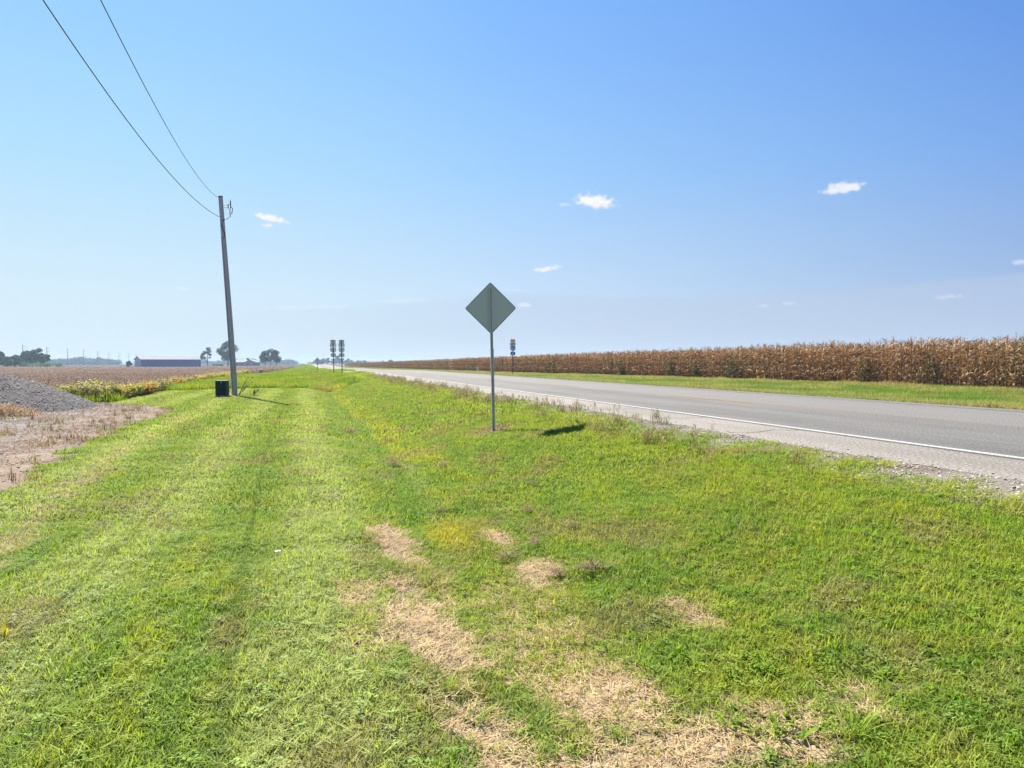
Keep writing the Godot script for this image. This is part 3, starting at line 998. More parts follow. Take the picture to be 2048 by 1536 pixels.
func rounded(w: float, h: float, r: float) -> PackedVector2Array:
	var out := PackedVector2Array()
	for q in [[1, 1, 0.0], [-1, 1, 0.5], [-1, -1, 1.0], [1, -1, 1.5]]:
		for j in 4:
			var a: float = (q[2] + j / 6.0) * PI
			out.append(Vector2(q[0] * (w * 0.5 - r), q[1] * (h * 0.5 - r)) + Vector2(cos(a), sin(a)) * r)
	return out

func shield(w: float, h: float) -> PackedVector2Array:   # interstate outline
	var right := [Vector2(0, 0.43), Vector2(0.2, 0.47), Vector2(0.36, 0.5), Vector2(0.44, 0.36), Vector2(0.49, 0.18), Vector2(0.5, 0.0), Vector2(0.45, -0.18), Vector2(0.34, -0.33), Vector2(0.18, -0.44), Vector2(0, -0.5)]
	var out := PackedVector2Array()
	for p in right:
		out.append(Vector2(p.x * w, p.y * h))
	for k in range(right.size() - 2, 0, -1):
		out.append(Vector2(-right[k].x * w, right[k].y * h))
	return out

# a rolled steel U-channel post with bolt holes; its open side faces +z
func channel_post(parent: Node3D, from: float, to: float, w: float, m: Material, holes := true, called := "post", off := Vector3.ZERO) -> void:
	var mb := MB.new()
	var mid := (from + to) * 0.5
	var hh := to - from
	mb.box(off + Vector3(0, mid, 0), Vector3(w * 0.42, hh, 0.006), Color.WHITE)
	for s in [-1.0, 1.0]:
		mb.box(off + Vector3(s * w * 0.27, mid, 0.014), Vector3(0.006, hh, 0.034), Color.WHITE, Basis(Vector3.UP, s * 0.25))
		mb.box(off + Vector3(s * w * 0.42, mid, 0.032), Vector3(w * 0.22, hh, 0.006), Color.WHITE)
	var p := part(called, mb.done(), m, parent)
	if holes:
		mb = MB.new()
		var y := from + 0.05
		while y < to - 0.02:
			mb.tube(PackedVector3Array([off + Vector3(0, y, 0.001), off + Vector3(0, y, 0.0052)]), PackedFloat32Array([0.008, 0.008]), 6, Color.WHITE)
			y += 0.0508
		part("bolt_holes", mb.done(), hole_mat, p).set_meta("kind", "stuff")

var hole_mat: StandardMaterial3D

func lettering(text: String, size: float, width: float, at: Vector3, m: Material, parent: Node3D, called := "lettering") -> void:
	var f := SystemFont.new()
	f.font_names = PackedStringArray(["Droid Sans"])
	f.font_weight = 700
	var tm := TextMesh.new()
	tm.font = f
	tm.text = text
	tm.font_size = 64
	tm.depth = 0.004
	tm.pixel_size = size / 46.0
	var o := part(called, tm, m, parent)
	o.position = at
	var box := tm.get_aabb()
	if box.size.x > 0.0:
		o.scale = Vector3(width / box.size.x, size / maxf(box.size.y, 0.001), 1.0)

func signs() -> void:
	hole_mat = mat("bolt_hole_dark", Color(0.015, 0.016, 0.016), 0.9)
	var steel := rough_surface("galvanized_steel", 0.05, 0.75, 1.0, 0.3, 0.0, 0.5, false, 31)
	steel.albedo_color = srgb(0.75, 0.74, 0.68)
	steel.metallic = 0.1
	var dark_post := mat("dark_green_post", Color(0.035, 0.04, 0.042), 0.6)
	var aluminium := rough_surface("weathered_aluminium", 0.03, 0.82, 1.0, 0.5, 0.0, 0.55, false, 32)
	aluminium.albedo_color = srgb(0.6, 0.63, 0.5)
	aluminium.metallic = 0.15
	var yellow := mat("yellow_sheeting", Color(0.75, 0.42, 0.02), 0.5)
	var sticker := mat("faded_label", Color(0.42, 0.46, 0.43), 0.7)

	# near warning sign seen from behind
	var s := thing("warning_sign", "diamond warning sign seen from behind on a steel post in the foreground grass", "road sign", pt(3.9, 15.04))
	s.rotation.z = 0.02
	s.rotation.y = deg_to_rad(-6.0)
	var base := 0.0
	channel_post(s, base - 0.4, 3.0, 0.058, steel)
	channel_post(s, base - 0.4, 1.73, 0.062, steel, true, "anchor_post", Vector3(0, 0, 0.036))
	var mb := MB.new()
	var cy := 2.57
	mb.prism(diamond(0.545, 0.04), 0.004, Color.WHITE, Vector3(0, cy, -0.008))
	var plate := part("sign_plate", mb.done(), aluminium, s)
	mb = MB.new()
	mb.prism(diamond(0.545, 0.04), 0.001, Color.WHITE, Vector3(0, cy, -0.0115))
	part("yellow_face", mb.done(), yellow, plate)
	# bare border where the sheeting wraps, and two small labels
	mb = MB.new()
	var outer := diamond(0.545, 0.04)
	var inner := diamond(0.525, 0.035)
	for k in outer.size():
		var k2 := (k + 1) % outer.size()
		mb.quad(Vector3(outer[k].x, outer[k].y + cy, -0.0045), Vector3(outer[k2].x, outer[k2].y + cy, -0.0045), Vector3(inner[k2].x, inner[k2].y + cy, -0.0045), Vector3(inner[k].x, inner[k].y + cy, -0.0045), Color.WHITE, Vector3(0, 0, 1))
	part("rim", mb.done(), mat("plate_rim", Color(0.13, 0.16, 0.15), 0.5), plate)
	mb = MB.new()
	mb.tube(PackedVector3Array([Vector3(-0.475, cy, -0.006), Vector3(-0.475, cy, -0.003)]), PackedFloat32Array([0.03, 0.03]), 12, Color.WHITE)
	part("round_label", mb.done(), sticker, plate)
	mb = MB.new()
	mb.box(Vector3(0.255, cy - 0.245, -0.004), Vector3(0.13, 0.028, 0.003), Color.WHITE, Basis(Vector3(0, 0, 1), PI * 0.25))
	part("date_label", mb.done(), sticker, plate)
	for y in [cy - 0.36, cy + 0.36]:
		mb = MB.new()
		mb.tube(PackedVector3Array([Vector3(0, y, 0.0), Vector3(0, y, 0.03)]), PackedFloat32Array([0.012, 0.01]), 6, Color.WHITE)
		part("bolt", mb.done(), steel, s)
	mb = MB.new()
	mb.tube(PackedVector3Array([Vector3(-0.05, 1.68, 0.04), Vector3(0.05, 1.68, 0.04)]), PackedFloat32Array([0.01, 0.01]), 6, Color.WHITE)
	part("splice_bolt", mb.done(), steel, s)

	# smaller warning sign farther along
	var s2 := thing("warning_sign", "distant diamond warning sign left of the paired route signs", "road sign", pt(2.41, 109.6))
	channel_post(s2, -0.5, 2.6, 0.075, steel, false)
	mb = MB.new()
	mb.prism(diamond(0.55, 0.04), 0.004, Color.WHITE, Vector3(0, 2.0, -0.008))
	var pl2 := part("sign_plate", mb.done(), mat("dull_grey_back", Color(0.72, 0.73, 0.72), 0.6), s2)
	mb = MB.new()
	mb.prism(diamond(0.55, 0.04), 0.001, Color.WHITE, Vector3(0, 2.0, -0.0115))
	part("yellow_face", mb.done(), yellow, pl2)

	# pair of route assemblies seen from behind
	var back := mat("grey_sign_back", Color(0.72, 0.72, 0.66), 0.6)
	var frame_dark := mat("dark_sign_edge", Color(0.07, 0.08, 0.075), 0.6)
	var blue := mat("blue_sheeting", Color(0.015, 0.075, 0.42), 0.45)
	var pair := [[3.44, 80.1, 0.02, "left one of the paired route sign posts seen from behind"], [4.27, 79.9, 0.015, "right one of the paired route sign posts seen from behind"]]
	for q in pair:
		var a := thing("route_sign", q[3], "road sign", pt(q[0], q[1]), 0.0, "paired route signs seen from behind")
		a.rotation.z = q[2]
		var drop: float = -0.69 - ground_y(q[0], q[1])   # panels hang at the height the road needs
		channel_post(a, -0.5, 4.05 + drop, 0.08, dark_post, false)
		var specs := [["top_panel", rounded(0.53, 0.42, 0.03), 3.86], ["direction_panel", rounded(0.63, 0.3, 0.03), 3.49], ["shield_panel", shield(0.62, 0.6), 3.0], ["arrow_panel", rounded(0.53, 0.38, 0.03), 2.46]]
		for w in specs:
			mb = MB.new()
			mb.prism(w[1], 0.004, Color.WHITE, Vector3(0, w[2] + drop, -0.008))
			var p := part(w[0], mb.done(), back, a)
			mb = MB.new()
			var ring: PackedVector2Array = w[1]
			for k in ring.size():
				var u := ring[k]
				var v := ring[(k + 1) % ring.size()]
				mb.quad(Vector3(u.x, u.y + w[2] + drop, -0.0045), Vector3(v.x, v.y + w[2] + drop, -0.0045), Vector3(v.x * 0.9, v.y * 0.9 + w[2] + drop, -0.0045), Vector3(u.x * 0.9, u.y * 0.9 + w[2] + drop, -0.0045), Color.WHITE, Vector3(0, 0, 1))
			part("edge", mb.done(), frame_dark, p)

	# route assembly across the road, facing the camera
	var at := pt(23.1, 80.3)
	var i := thing("route_sign", "route 55 sign stack across the road in front of the corn", "road sign", at, deg_to_rad(-8.0))
	var up := -0.475 - at.y
	var white := mat("white_sheeting", Color(0.95, 0.95, 0.95), 0.45)
	var orange := mat("orange_yellow_sheeting", Color(0.95, 0.48, 0.02), 0.5)
	var red := mat("red_sheeting", Color(0.14, 0.03, 0.03), 0.5)
	channel_post(i, -0.5, 4.0 + up, 0.08, dark_post, false)
	mb = MB.new()
	mb.prism(rounded(0.53, 0.38, 0.03), 0.004, Color.WHITE, Vector3(0, 3.9 + up, 0.042))
	var tp := part("yellow_panel", mb.done(), orange, i)
	mb = MB.new()
	mb.box(Vector3(0, 3.95 + up, 0.0455), Vector3(0.36, 0.05, 0.002), Color.WHITE)
	mb.box(Vector3(0, 3.84 + up, 0.0455), Vector3(0.4, 0.035, 0.002), Color.WHITE)
	part("faded_strokes", mb.done(), mat("pale_yellow_print", Color(0.8, 0.55, 0.2), 0.5), tp)
	mb = MB.new()
	mb.prism(rounded(0.62, 0.3, 0.03), 0.004, Color.WHITE, Vector3(0, 3.53 + up, 0.042))
	var dp := part("direction_panel", mb.done(), mat("slate_blue_sheeting", Color(0.04, 0.13, 0.32), 0.45), i)
	lettering("SOUTH", 0.16, 0.5, Vector3(0, 3.53 + up, 0.0465), white, dp)
	mb = MB.new()
	mb.prism(shield(0.62, 0.62), 0.004, Color.WHITE, Vector3(0, 3.05 + up, 0.042))
	var sp := part("shield_panel", mb.done(), white, i)
	mb = MB.new()
	mb.prism(shield(0.6, 0.6), 0.002, Color.WHITE, Vector3(0, 3.05 + up, 0.0455))
	part("blue_field", mb.done(), blue, sp)
	mb = MB.new()
	mb.prism(PackedVector2Array([Vector2(-0.245, 0.14), Vector2(0.245, 0.14), Vector2(0.2, 0.26), Vector2(0, 0.235), Vector2(-0.2, 0.26)]), 0.002, Color.WHITE, Vector3(0, 3.05 + up, 0.048))
	part("red_band", mb.done(), red, sp)
	lettering("INTERSTATE", 0.04, 0.3, Vector3(0, 3.24 + up, 0.0515), white, sp)
	lettering("55", 0.33, 0.48, Vector3(0, 2.99 + up, 0.049), white, sp, "route_number")
	mb = MB.new()
	mb.prism(rounded(0.53, 0.38, 0.03), 0.004, Color.WHITE, Vector3(0, 2.5 + up, 0.042))
	var ap := part("arrow_panel", mb.done(), blue, i)
	mb = MB.new()
	mb.prism(PackedVector2Array([Vector2(-0.035, -0.15), Vector2(0.035, -0.15), Vector2(0.035, 0.02), Vector2(0.11, 0.0), Vector2(0, 0.16), Vector2(-0.11, 0.0), Vector2(-0.035, 0.02)]), 0.003, Color.WHITE, Vector3(0, 2.5 + up, 0.046))
	part("arrow", mb.done(), white, ap)

	# field and line markers along the bean field
	var wp := mat("white_plastic", Color(0.72, 0.72, 0.7), 0.5)
	var grey := mat("grey_plastic", Color(0.25, 0.26, 0.27), 0.6)
	var posts := [["marker_post", -7.0, 100.0, 1.15, 0.09, wp, "leaning white marker post at the bean field's edge right of the pole"], ["marker_post", -7.5, 102.5, 0.95, 0.05, mat("weathered_stake", Color(0.1, 0.09, 0.08), 0.9), "thin dark stake just left of the white marker post"], ["marker_post", -4.9, 178.0, 1.35, 0.08, wp, "small pale marker post below the three trees"], ["marker_post", -2.8, 300.0, 1.2, 0.12, grey, "tiny dark post far along the grass verge"]]
	for q in posts:
		var o := thing(q[0], q[6], "post", pt(q[1], q[2]))
		o.rotation.z = -0.08 if q[5] == wp and q[2] < 150.0 else 0.0
		mb = MB.new()
		mb.box(Vector3(0, q[3] * 0.5 - 0.1, 0), Vector3(q[4], q[3] + 0.2, q[4] * 0.5), Color.WHITE, Basis.IDENTITY, 0.008)
		part("post", mb.done(), q[5], o)
		mb = MB.new()
		mb.box(Vector3(0, q[3] - 0.08, 0), Vector3(q[4] * 1.15, 0.1, q[4] * 0.6), Color.WHITE, Basis.IDENTITY, 0.008)
		part("cap", mb.done(), q[5], o)
	var ped := thing("cable_pedestal", "short grey cable pedestal with white cap at the field edge", "pedestal", pt(-5.9, 122.0))
	mb = MB.new()
	mb.box(Vector3(0, 0.3, 0), Vector3(0.34, 0.8, 0.3), Color.WHITE, Basis.IDENTITY, 0.03)
	part("housing", mb.done(), grey, ped)
	mb = MB.new()
	mb.box(Vector3(0, 0.76, 0), Vector3(0.46, 0.12, 0.42), Color.WHITE, Basis.IDENTITY, 0.04)
	part("cap", mb.done(), wp, ped)
	var box := thing("verge_marker", "tiny dark marker beside the road near the far cars", "marker", pt(4.2, 420.0))
	mb = MB.new()
	mb.box(Vector3(0, 0.5, 0), Vector3(0.12, 1.6, 0.12), Color.WHITE, Basis.IDENTITY, 0.01)
	part("post", mb.done(), grey, box)
	mb = MB.new()
	mb.box(Vector3(0, 1.4, 0), Vector3(0.5, 0.5, 0.6), Color.WHITE, Basis.IDENTITY, 0.06)
	part("head", mb.done(), mat("black_enamel", Color(0.03, 0.03, 0.03), 0.5), box)
	var corn_mark := thing("white_flag_marker", "small white marker at the foot of the corn left of the route 55 sign", "marker", pt(30.3, 128.0))
	mb = MB.new()
	mb.box(Vector3(0, 0.35, 0), Vector3(0.1, 1.1, 0.1), Color.WHITE, Basis(Vector3(0, 0, 1), -0.25), 0.01)
	part("stake", mb.done(), wp, corn_mark)
	mb = MB.new()
	mb.box(Vector3(0.05, 0.5, 0.05), Vector3(0.4, 0.5, 0.05), Color.WHITE, Basis(Vector3(0, 0, 1), -0.25), 0.01)
	part("plate", mb.done(), wp, corn_mark)


# ------------------------------------------------------------------ utility pole, wires, box, power line
func wire_points(a: Vector3, b: Vector3, sag: float, count: int) -> PackedVector3Array:
	var out := PackedVector3Array()
	for k in count + 1:
		var u := float(k) / count
		out.append(a.lerp(b, u) - Vector3(0, 4.0 * sag * u * (1.0 - u), 0))
	return out

func even(count: int, r: float) -> PackedFloat32Array:
	var out := PackedFloat32Array()
	out.resize(count)
	out.fill(r)
	return out

func utility() -> void:
	var woodm := rough_surface("weathered_pole_wood", 0.03, 0.55, 1.0, 0.35, 0.6, 0.9, false, 41)
	woodm.albedo_color = srgb(0.72, 0.67, 0.61)
	woodm.uv1_scale = Vector3(5.0, 0.5, 5.0)
	var iron := mat("dark_iron", Color(0.035, 0.037, 0.04), 0.5)
	var porcelain := mat("grey_porcelain", Color(0.1, 0.1, 0.12), 0.25)
	var black := mat("black_cable", Color(0.018, 0.018, 0.022), 0.55)
	var steel := mat("galvanized_strap", Color(0.4, 0.41, 0.42), 0.4, false, 0.5)
	var base := pt(-3.04, 38.2)
	var top := Vector3(-3.64, 9.06, -38.68)
	var o := thing("utility_pole", "grey wooden utility pole leaning left at the end of two overhead wires", "utility pole", base)
	var d := top - base
	var at := func(y: float) -> Vector3: return d * ((y - base.y) / d.y)
	var mb := MB.new()
	var pts := PackedVector3Array()
	var rad := PackedFloat32Array()
	for k in 13:
		var u := k / 12.0
		pts.append(d * u - (Vector3(0, 0.5, 0) if k == 0 else Vector3.ZERO) + Vector3(0.04 * sin(u * 3.0), 0, 0) * (1.0 - u))
		rad.append(lerpf(0.138, 0.102, u))
	mb.tube(pts, rad, 18, Color.WHITE)
	part("shaft", mb.done(), woodm, o)
	# dark cap of tar
	mb = MB.new()
	mb.tube(PackedVector3Array([d - d.normalized() * 0.03, d + d.normalized() * 0.035]), PackedFloat32Array([0.106, 0.104]), 18, Color.WHITE)
	part("cap", mb.done(), iron, o)
	# fused cutout on its bracket, to the right
	var r := Vector3(0.96, 0, 0.27).normalized()
	var n := d.normalized()
	var p0: Vector3 = d - n * 0.39
	mb = MB.new()
	for y in [0.0, -0.125]:
		mb.tube(PackedVector3Array([p0 + n * y + r * 0.1, p0 + n * y + r * 0.33]), PackedFloat32Array([0.012, 0.012]), 6, Color.WHITE)
	mb.box(p0 + r * 0.34 - n * 0.06, Vector3(0.04, 0.22, 0.05), Color.WHITE)
	mb.tube(PackedVector3Array([p0 + r * 0.34 + n * 0.045, p0 + r * 0.46 + n * 0.045]), PackedFloat32Array([0.014, 0.014]), 6, Color.WHITE)
	var br := part("bracket", mb.done(), iron, o)
	var hanger: Vector3 = p0 + r * 0.46
	mb = MB.new()
	var ipts := PackedVector3Array()
	var irad := PackedFloat32Array()
	for k in 15:
		ipts.append(hanger + n * (0.2 - k * 0.022))
		irad.append(0.035 if k % 2 == 0 else 0.018)
	mb.tube(ipts, irad, 10, Color.WHITE)
	part("insulator", mb.done(), porcelain, br)
	mb = MB.new()
	var q := [hanger - n * 0.1, hanger + r * 0.09 - n * 0.17, hanger + r * 0.03 - n * 0.42, hanger - r * 0.06 - n * 0.38, hanger - r * 0.05 - n * 0.22, hanger - n * 0.1]
	for k in 5:
		mb.tube(PackedVector3Array([q[k], q[k + 1]]), PackedFloat32Array([0.017, 0.017]), 8, Color.WHITE)
	part("fuse_holder", mb.done(), iron, br)
	mb = MB.new()
	mb.tube(PackedVector3Array([hanger + n * 0.2, hanger + n * 0.24 + r * 0.03, hanger + n * 0.3 + r * 0.08]), PackedFloat32Array([0.006, 0.006, 0.004]), 5, Color.WHITE)
	part("tap_wire", mb.done(), steel, br)
	# leads down the pole
	var face := Vector3(-0.1, 0, 1.0).normalized()
	mb = MB.new()
	mb.tube(PackedVector3Array([hanger - r * 0.06 - n * 0.42, hanger - r * 0.05 - n * 0.56, hanger - r * 0.16 - n * 0.64, p0 + r * 0.16 - n * 0.7, p0 - n * 0.78 + face * 0.12 + r * 0.05, p0 - n * 0.98 + face * 0.13 - r * 0.02, p0 - n * 1.2 + face * 0.13 + r * 0.02, p0 - n * 1.4 + face * 0.13 + r * 0.1, p0 - n * 1.55 + face * 0.12 + r * 0.1, p0 - n * 1.66 + face * 0.13 + r * 0.02]), even(10, 0.019), 7, Color.WHITE)
	part("lead_cable", mb.done(), black, o)
	mb = MB.new()
	var run := PackedVector3Array()
	for k in 12:
		run.append(d * lerpf(0.015, 0.8, k / 11.0) + face.rotated(Vector3.UP, -0.6) * (lerpf(0.138, 0.106, k / 11.0) + 0.016))
	mb.tube(run, even(12, 0.024), 8, Color.WHITE)
	part("riser_conduit", mb.done(), mat("grey_conduit", Color(0.3, 0.31, 0.33), 0.5), o)
	for y in [1.6, 3.2, 5.4]:
		mb = MB.new()
		var c: Vector3 = at.call(y + base.y)
		var rr := lerpf(0.138, 0.102, y / d.y)
		mb.tube(PackedVector3Array([c - n * 0.02, c + n * 0.02]), PackedFloat32Array([rr + 0.006, rr + 0.006]), 18, Color.WHITE, false)
		part("strap", mb.done(), steel, o)
	mb = MB.new()
	mb.box(at.call(base.y + 1.25) + face * 0.137, Vector3(0.14, 0.3, 0.012), Color.WHITE, Basis(Vector3.UP, -0.1))
	part("pole_tag", mb.done(), mat("yellowed_tag", Color(0.34, 0.33, 0.14), 0.7), o)
	mb = MB.new()
	mb.tube(PackedVector3Array([p0 - n * 0.62 - r * 0.14, p0 - n * 0.62 + r * 0.14]), PackedFloat32Array([0.012, 0.012]), 6, Color.WHITE)
	part("eye_bolt", mb.done(), steel, o)
	# two conductors toward the next pole behind the camera
	var w1 := MB.new()
	var wp1 := wire_points(base + at.call(9.06) + Vector3(-0.1, -0.05, 0.1), Vector3(-1.53, 8.15, 20.0), 2.33, 80)
	w1.tube(wp1, even(81, 0.008), 6, Color.WHITE)
	tag(part("overhead_wire", w1.done(), black), "upper thin wire running from the utility pole's top", "wire")
	var w2 := MB.new()
	var wp2 := wire_points(base + p0 - n * 0.62 + Vector3(-0.08, 0, 0.14), Vector3(-4.8, 11.5, 10.0), 2.44, 80)
	w2.tube(wp2, even(81, 0.0115), 6, Color.WHITE)
	tag(part("overhead_wire", w2.done(), black), "lower thicker wire sagging to the utility pole", "wire")

	# green pad-mounted box
	var bx := thing("utility_box", "dark green metal utility box on a pad left of the pole", "utility box", pt(-3.52, 37.2), deg_to_rad(-9.0))
	var green := rough_surface("dark_green_enamel", 0.03, 0.85, 1.0, 0.5, 0.0, 0.45, false, 51)
	green.albedo_color = srgb(0.012, 0.04, 0.036)
	mb = MB.new()
	mb.box(Vector3(0, 0.4, 0), Vector3(0.5, 0.66, 0.46), Color.WHITE, Basis.IDENTITY, 0.012)
	part("cabinet", mb.done(), green, bx)
	mb = MB.new()
	mb.box(Vector3(0, 0.75, 0.005), Vector3(0.54, 0.055, 0.52), Color.WHITE, Basis.IDENTITY, 0.018)
	var lid := part("lid", mb.done(), mat("green_lid", Color(0.05, 0.085, 0.075), 0.45), bx)
	mb = MB.new()
	mb.box(Vector3(0.01, 0.7, 0.245), Vector3(0.045, 0.09, 0.03), Color.WHITE, Basis.IDENTITY, 0.008)
	part("hasp", mb.done(), steel, lid)
	mb = MB.new()
	mb.box(Vector3(0, 0.02, 0.02), Vector3(0.56, 0.1, 0.56), Color.WHITE, Basis.IDENTITY, 0.015)
	part("pad", mb.done(), mat("grey_pad", Color(0.16, 0.18, 0.18), 0.9), bx)
	for sx in [-1.0, 1.0]:
		mb = MB.new()
		mb.box(Vector3(sx * 0.255, 0.42, 0.2), Vector3(0.012, 0.6, 0.03), Color.WHITE)
		part("side_flange", mb.done(), mat("worn_green_edge", Color(0.09, 0.13, 0.12), 0.5), bx)

	# weeds round the foot of the pole
	var leafm := leafy("weed_leaves", Color(0.6, 0.75, 0.3))
	var weeds := [[-3.32, 37.65, 0.62, 0.0, "leafy yellow green weed between the utility box and the pole"], [-2.9, 38.15, 0.95, 1.1, "dark twiggy shoot leaning right out of the pole's foot"], [-2.2, 38.1, 0.34, 0.7, "small sparse weed in the grass right of the pole"]]
	for w in weeds:
		var wd := thing("weed", w[4], "weed", pt(w[0], w[1]))
		var stems := MB.new()
		var leaves := MB.new()
		for k in 5:
			var a: float = rng.randf() * TAU
			var tip := Vector3(cos(a) * 0.12 + w[3] * 0.55 * w[2], w[2] * rng.randf_range(0.7, 1.0), sin(a) * 0.12)
			stems.tube(PackedVector3Array([Vector3.ZERO, tip * 0.5 + Vector3(0, 0.04, 0), tip]), PackedFloat32Array([0.009, 0.007, 0.004]), 5, Color(0.07, 0.06, 0.035))
			for j in 12:
				var u := rng.randf_range(0.3, 1.0)
				var p := tip * u
				var yaw := rng.randf() * TAU
				leaves.arch(p, yaw, rng.randf_range(0.07, 0.13), 0.05, 0.8, 1.2, 2, (Color(0.2, 0.22, 0.03) if w[3] < 0.5 else Color(0.08, 0.1, 0.03)) * rng.randf_range(0.6, 1.4))
		part("stems", stems.done(), mat("weed_stem", Color.WHITE, 0.8, true), wd)
		part("leaves", leaves.done(), leafm, wd)
	# bare gravelly patch round box and pole
	mb = MB.new()
	var ring := []
	for k in 20:
		var a := TAU * k / 20.0
		var rr := 1.0 + 0.25 * na.get_noise_2d(cos(a) * 4.0, sin(a) * 4.0)
		ring.append(pt(-3.3 + cos(a) * 0.75 * rr, 37.5 + sin(a) * 0.75 * rr, 0.03))
	for k in 20:
		mb.tri(pt(-3.3, 37.5, 0.035), ring[k], ring[(k + 1) % 20], Color.WHITE, Vector3.UP)
	structure("bare_soil", mb.done(), rough_surface("bare_soil", 0.1, 0.6, 1.0, 0.8, 0.5, 0.95, false, 61), "bare brown soil round the box and pole")
	(get_node("bare_soil") as MeshInstance3D).get_surface_override_material(0).albedo_color = srgb(0.36, 0.27, 0.19)

	# tall transmission poles marching away on the left
	var tpoles := [[-273.4, 869.2], [-277.6, 958.9], [-280.8, 1048.3], [-285.3, 1138.0], [-289.2, 1227.6], [-293.9, 1317.4], [-298.5, 1407.2], [-301.7, 1496.6], [-306.6, 1586.4], [-310.8, 1676.1], [-313.5, 1765.3], [-318.0, 1855.1]]
	var pm := mat("rust_brown_steel", Color(0.09, 0.075, 0.07), 0.7)
	var first: Node3D = null
	var order := ["nearest and leftmost", "second", "third", "fourth", "fifth", "sixth", "seventh", "eighth", "ninth", "tenth", "eleventh", "last and farthest"]
	for k in tpoles.size():
		var where := pt(tpoles[k][0], tpoles[k][1])
		var lab: String = "%s of the tall power poles in the left distance" % order[k] if k == 0 or k == 11 else "%s from the left of the tall power poles in the distance" % order[k]
		if first == null:
			first = thing("power_pole", lab, "power pole", where, 0.0, "tall power poles marching across the left distance")
			mb = MB.new()
			mb.tube(PackedVector3Array([Vector3(0, -1, 0), Vector3(0, 22.5, 0)]), PackedFloat32Array([0.42, 0.22]), 8, Color.WHITE)
			part("shaft", mb.done(), pm, first)
			for y in [20.0, 16.4, 12.8]:
				mb = MB.new()
				mb.tube(PackedVector3Array([Vector3(0, y, 0), Vector3(1.5, y + 0.25, 0), Vector3(3.0, y + 0.35, 0)]), PackedFloat32Array([0.16, 0.12, 0.08]), 6, Color.WHITE)
				var arm := part("cross_arm", mb.done(), pm, first)
				mb = MB.new()
				mb.tube(PackedVector3Array([Vector3(2.9, y + 0.3, 0), Vector3(2.9, y - 0.8, 0)]), PackedFloat32Array([0.1, 0.1]), 6, Color.WHITE)
				part("insulator", mb.done(), pm, arm)
		else:
			var c := first.duplicate()
			c.name = numbered("power_pole")
			add_child(c)
			c.position = where
			c.set_meta("label", lab)


# ------------------------------------------------------------------ corn
func corn_parts(seed_: int) -> Array:   # [stalk, leaves, ear, tassel, all]
	var r := RandomNumberGenerator.new()
	r.seed = seed_
	var h := r.randf_range(2.02, 2.3)
	var bend := Vector3(r.randf_range(-0.08, 0.08), 0, r.randf_range(-0.08, 0.08))
	var out := []
	var all := MB.new()
	var brown := Color(0.155, 0.088, 0.042)
	var pale := Color(0.56, 0.41, 0.23)
	for which in 4:
		var mb := MB.new()
		for target in [mb, all]:
			r.seed = seed_ * 10 + which
			if which == 0:
				target.tube(PackedVector3Array([Vector3(0, -0.05, 0), bend * 0.4 + Vector3(0, h * 0.5, 0), bend + Vector3(0, h, 0)]), PackedFloat32Array([0.015, 0.012, 0.006]), 5, Color(0.26, 0.16, 0.07), false)
			elif which == 1:
				var yaw := r.randf() * TAU
				for k in 13:
					var u := 0.08 + 0.88 * k / 12.0
					yaw += PI + r.randf_range(-0.5, 0.5)
					var c := brown.lerp(pale, pow(r.randf(), 1.6)) * r.randf_range(0.7, 1.3)
					var l := r.randf_range(0.5, 0.8) * (1.0 if u < 0.75 else 0.7)
					target.arch(bend * u + Vector3(0, h * u, 0), yaw, l, r.randf_range(0.04, 0.07), r.randf_range(0.25, 0.7), r.randf_range(1.7, 3.0) if u < 0.85 else r.randf_range(0.6, 1.8), 4, c, r.randf_range(-2.2, 2.2))
			elif which == 2:
				var a := r.randf() * TAU
				var p := bend * 0.5 + Vector3(0, h * r.randf_range(0.36, 0.6), 0)
				var dir := Vector3(sin(a) * 0.7, -0.75, cos(a) * 0.7).normalized()
				target.tube(PackedVector3Array([p, p + dir * 0.08 + Vector3(sin(a), 0, cos(a)) * 0.04, p + dir * 0.2, p + dir * 0.28]), PackedFloat32Array([0.012, 0.03, 0.028, 0.006]), 6, pale.lerp(brown, r.randf()))
			else:
				var p := bend + Vector3(0, h, 0)
				for k in 7:
					target.blade(p, r.randf() * TAU, r.randf_range(0.16, 0.34), 0.012, r.randf_range(0.02, 0.6), r.randf_range(0.1, 0.9), Color(0.26, 0.18, 0.1))
		out.append(mb.done())
	out.append(all.done())
	return out

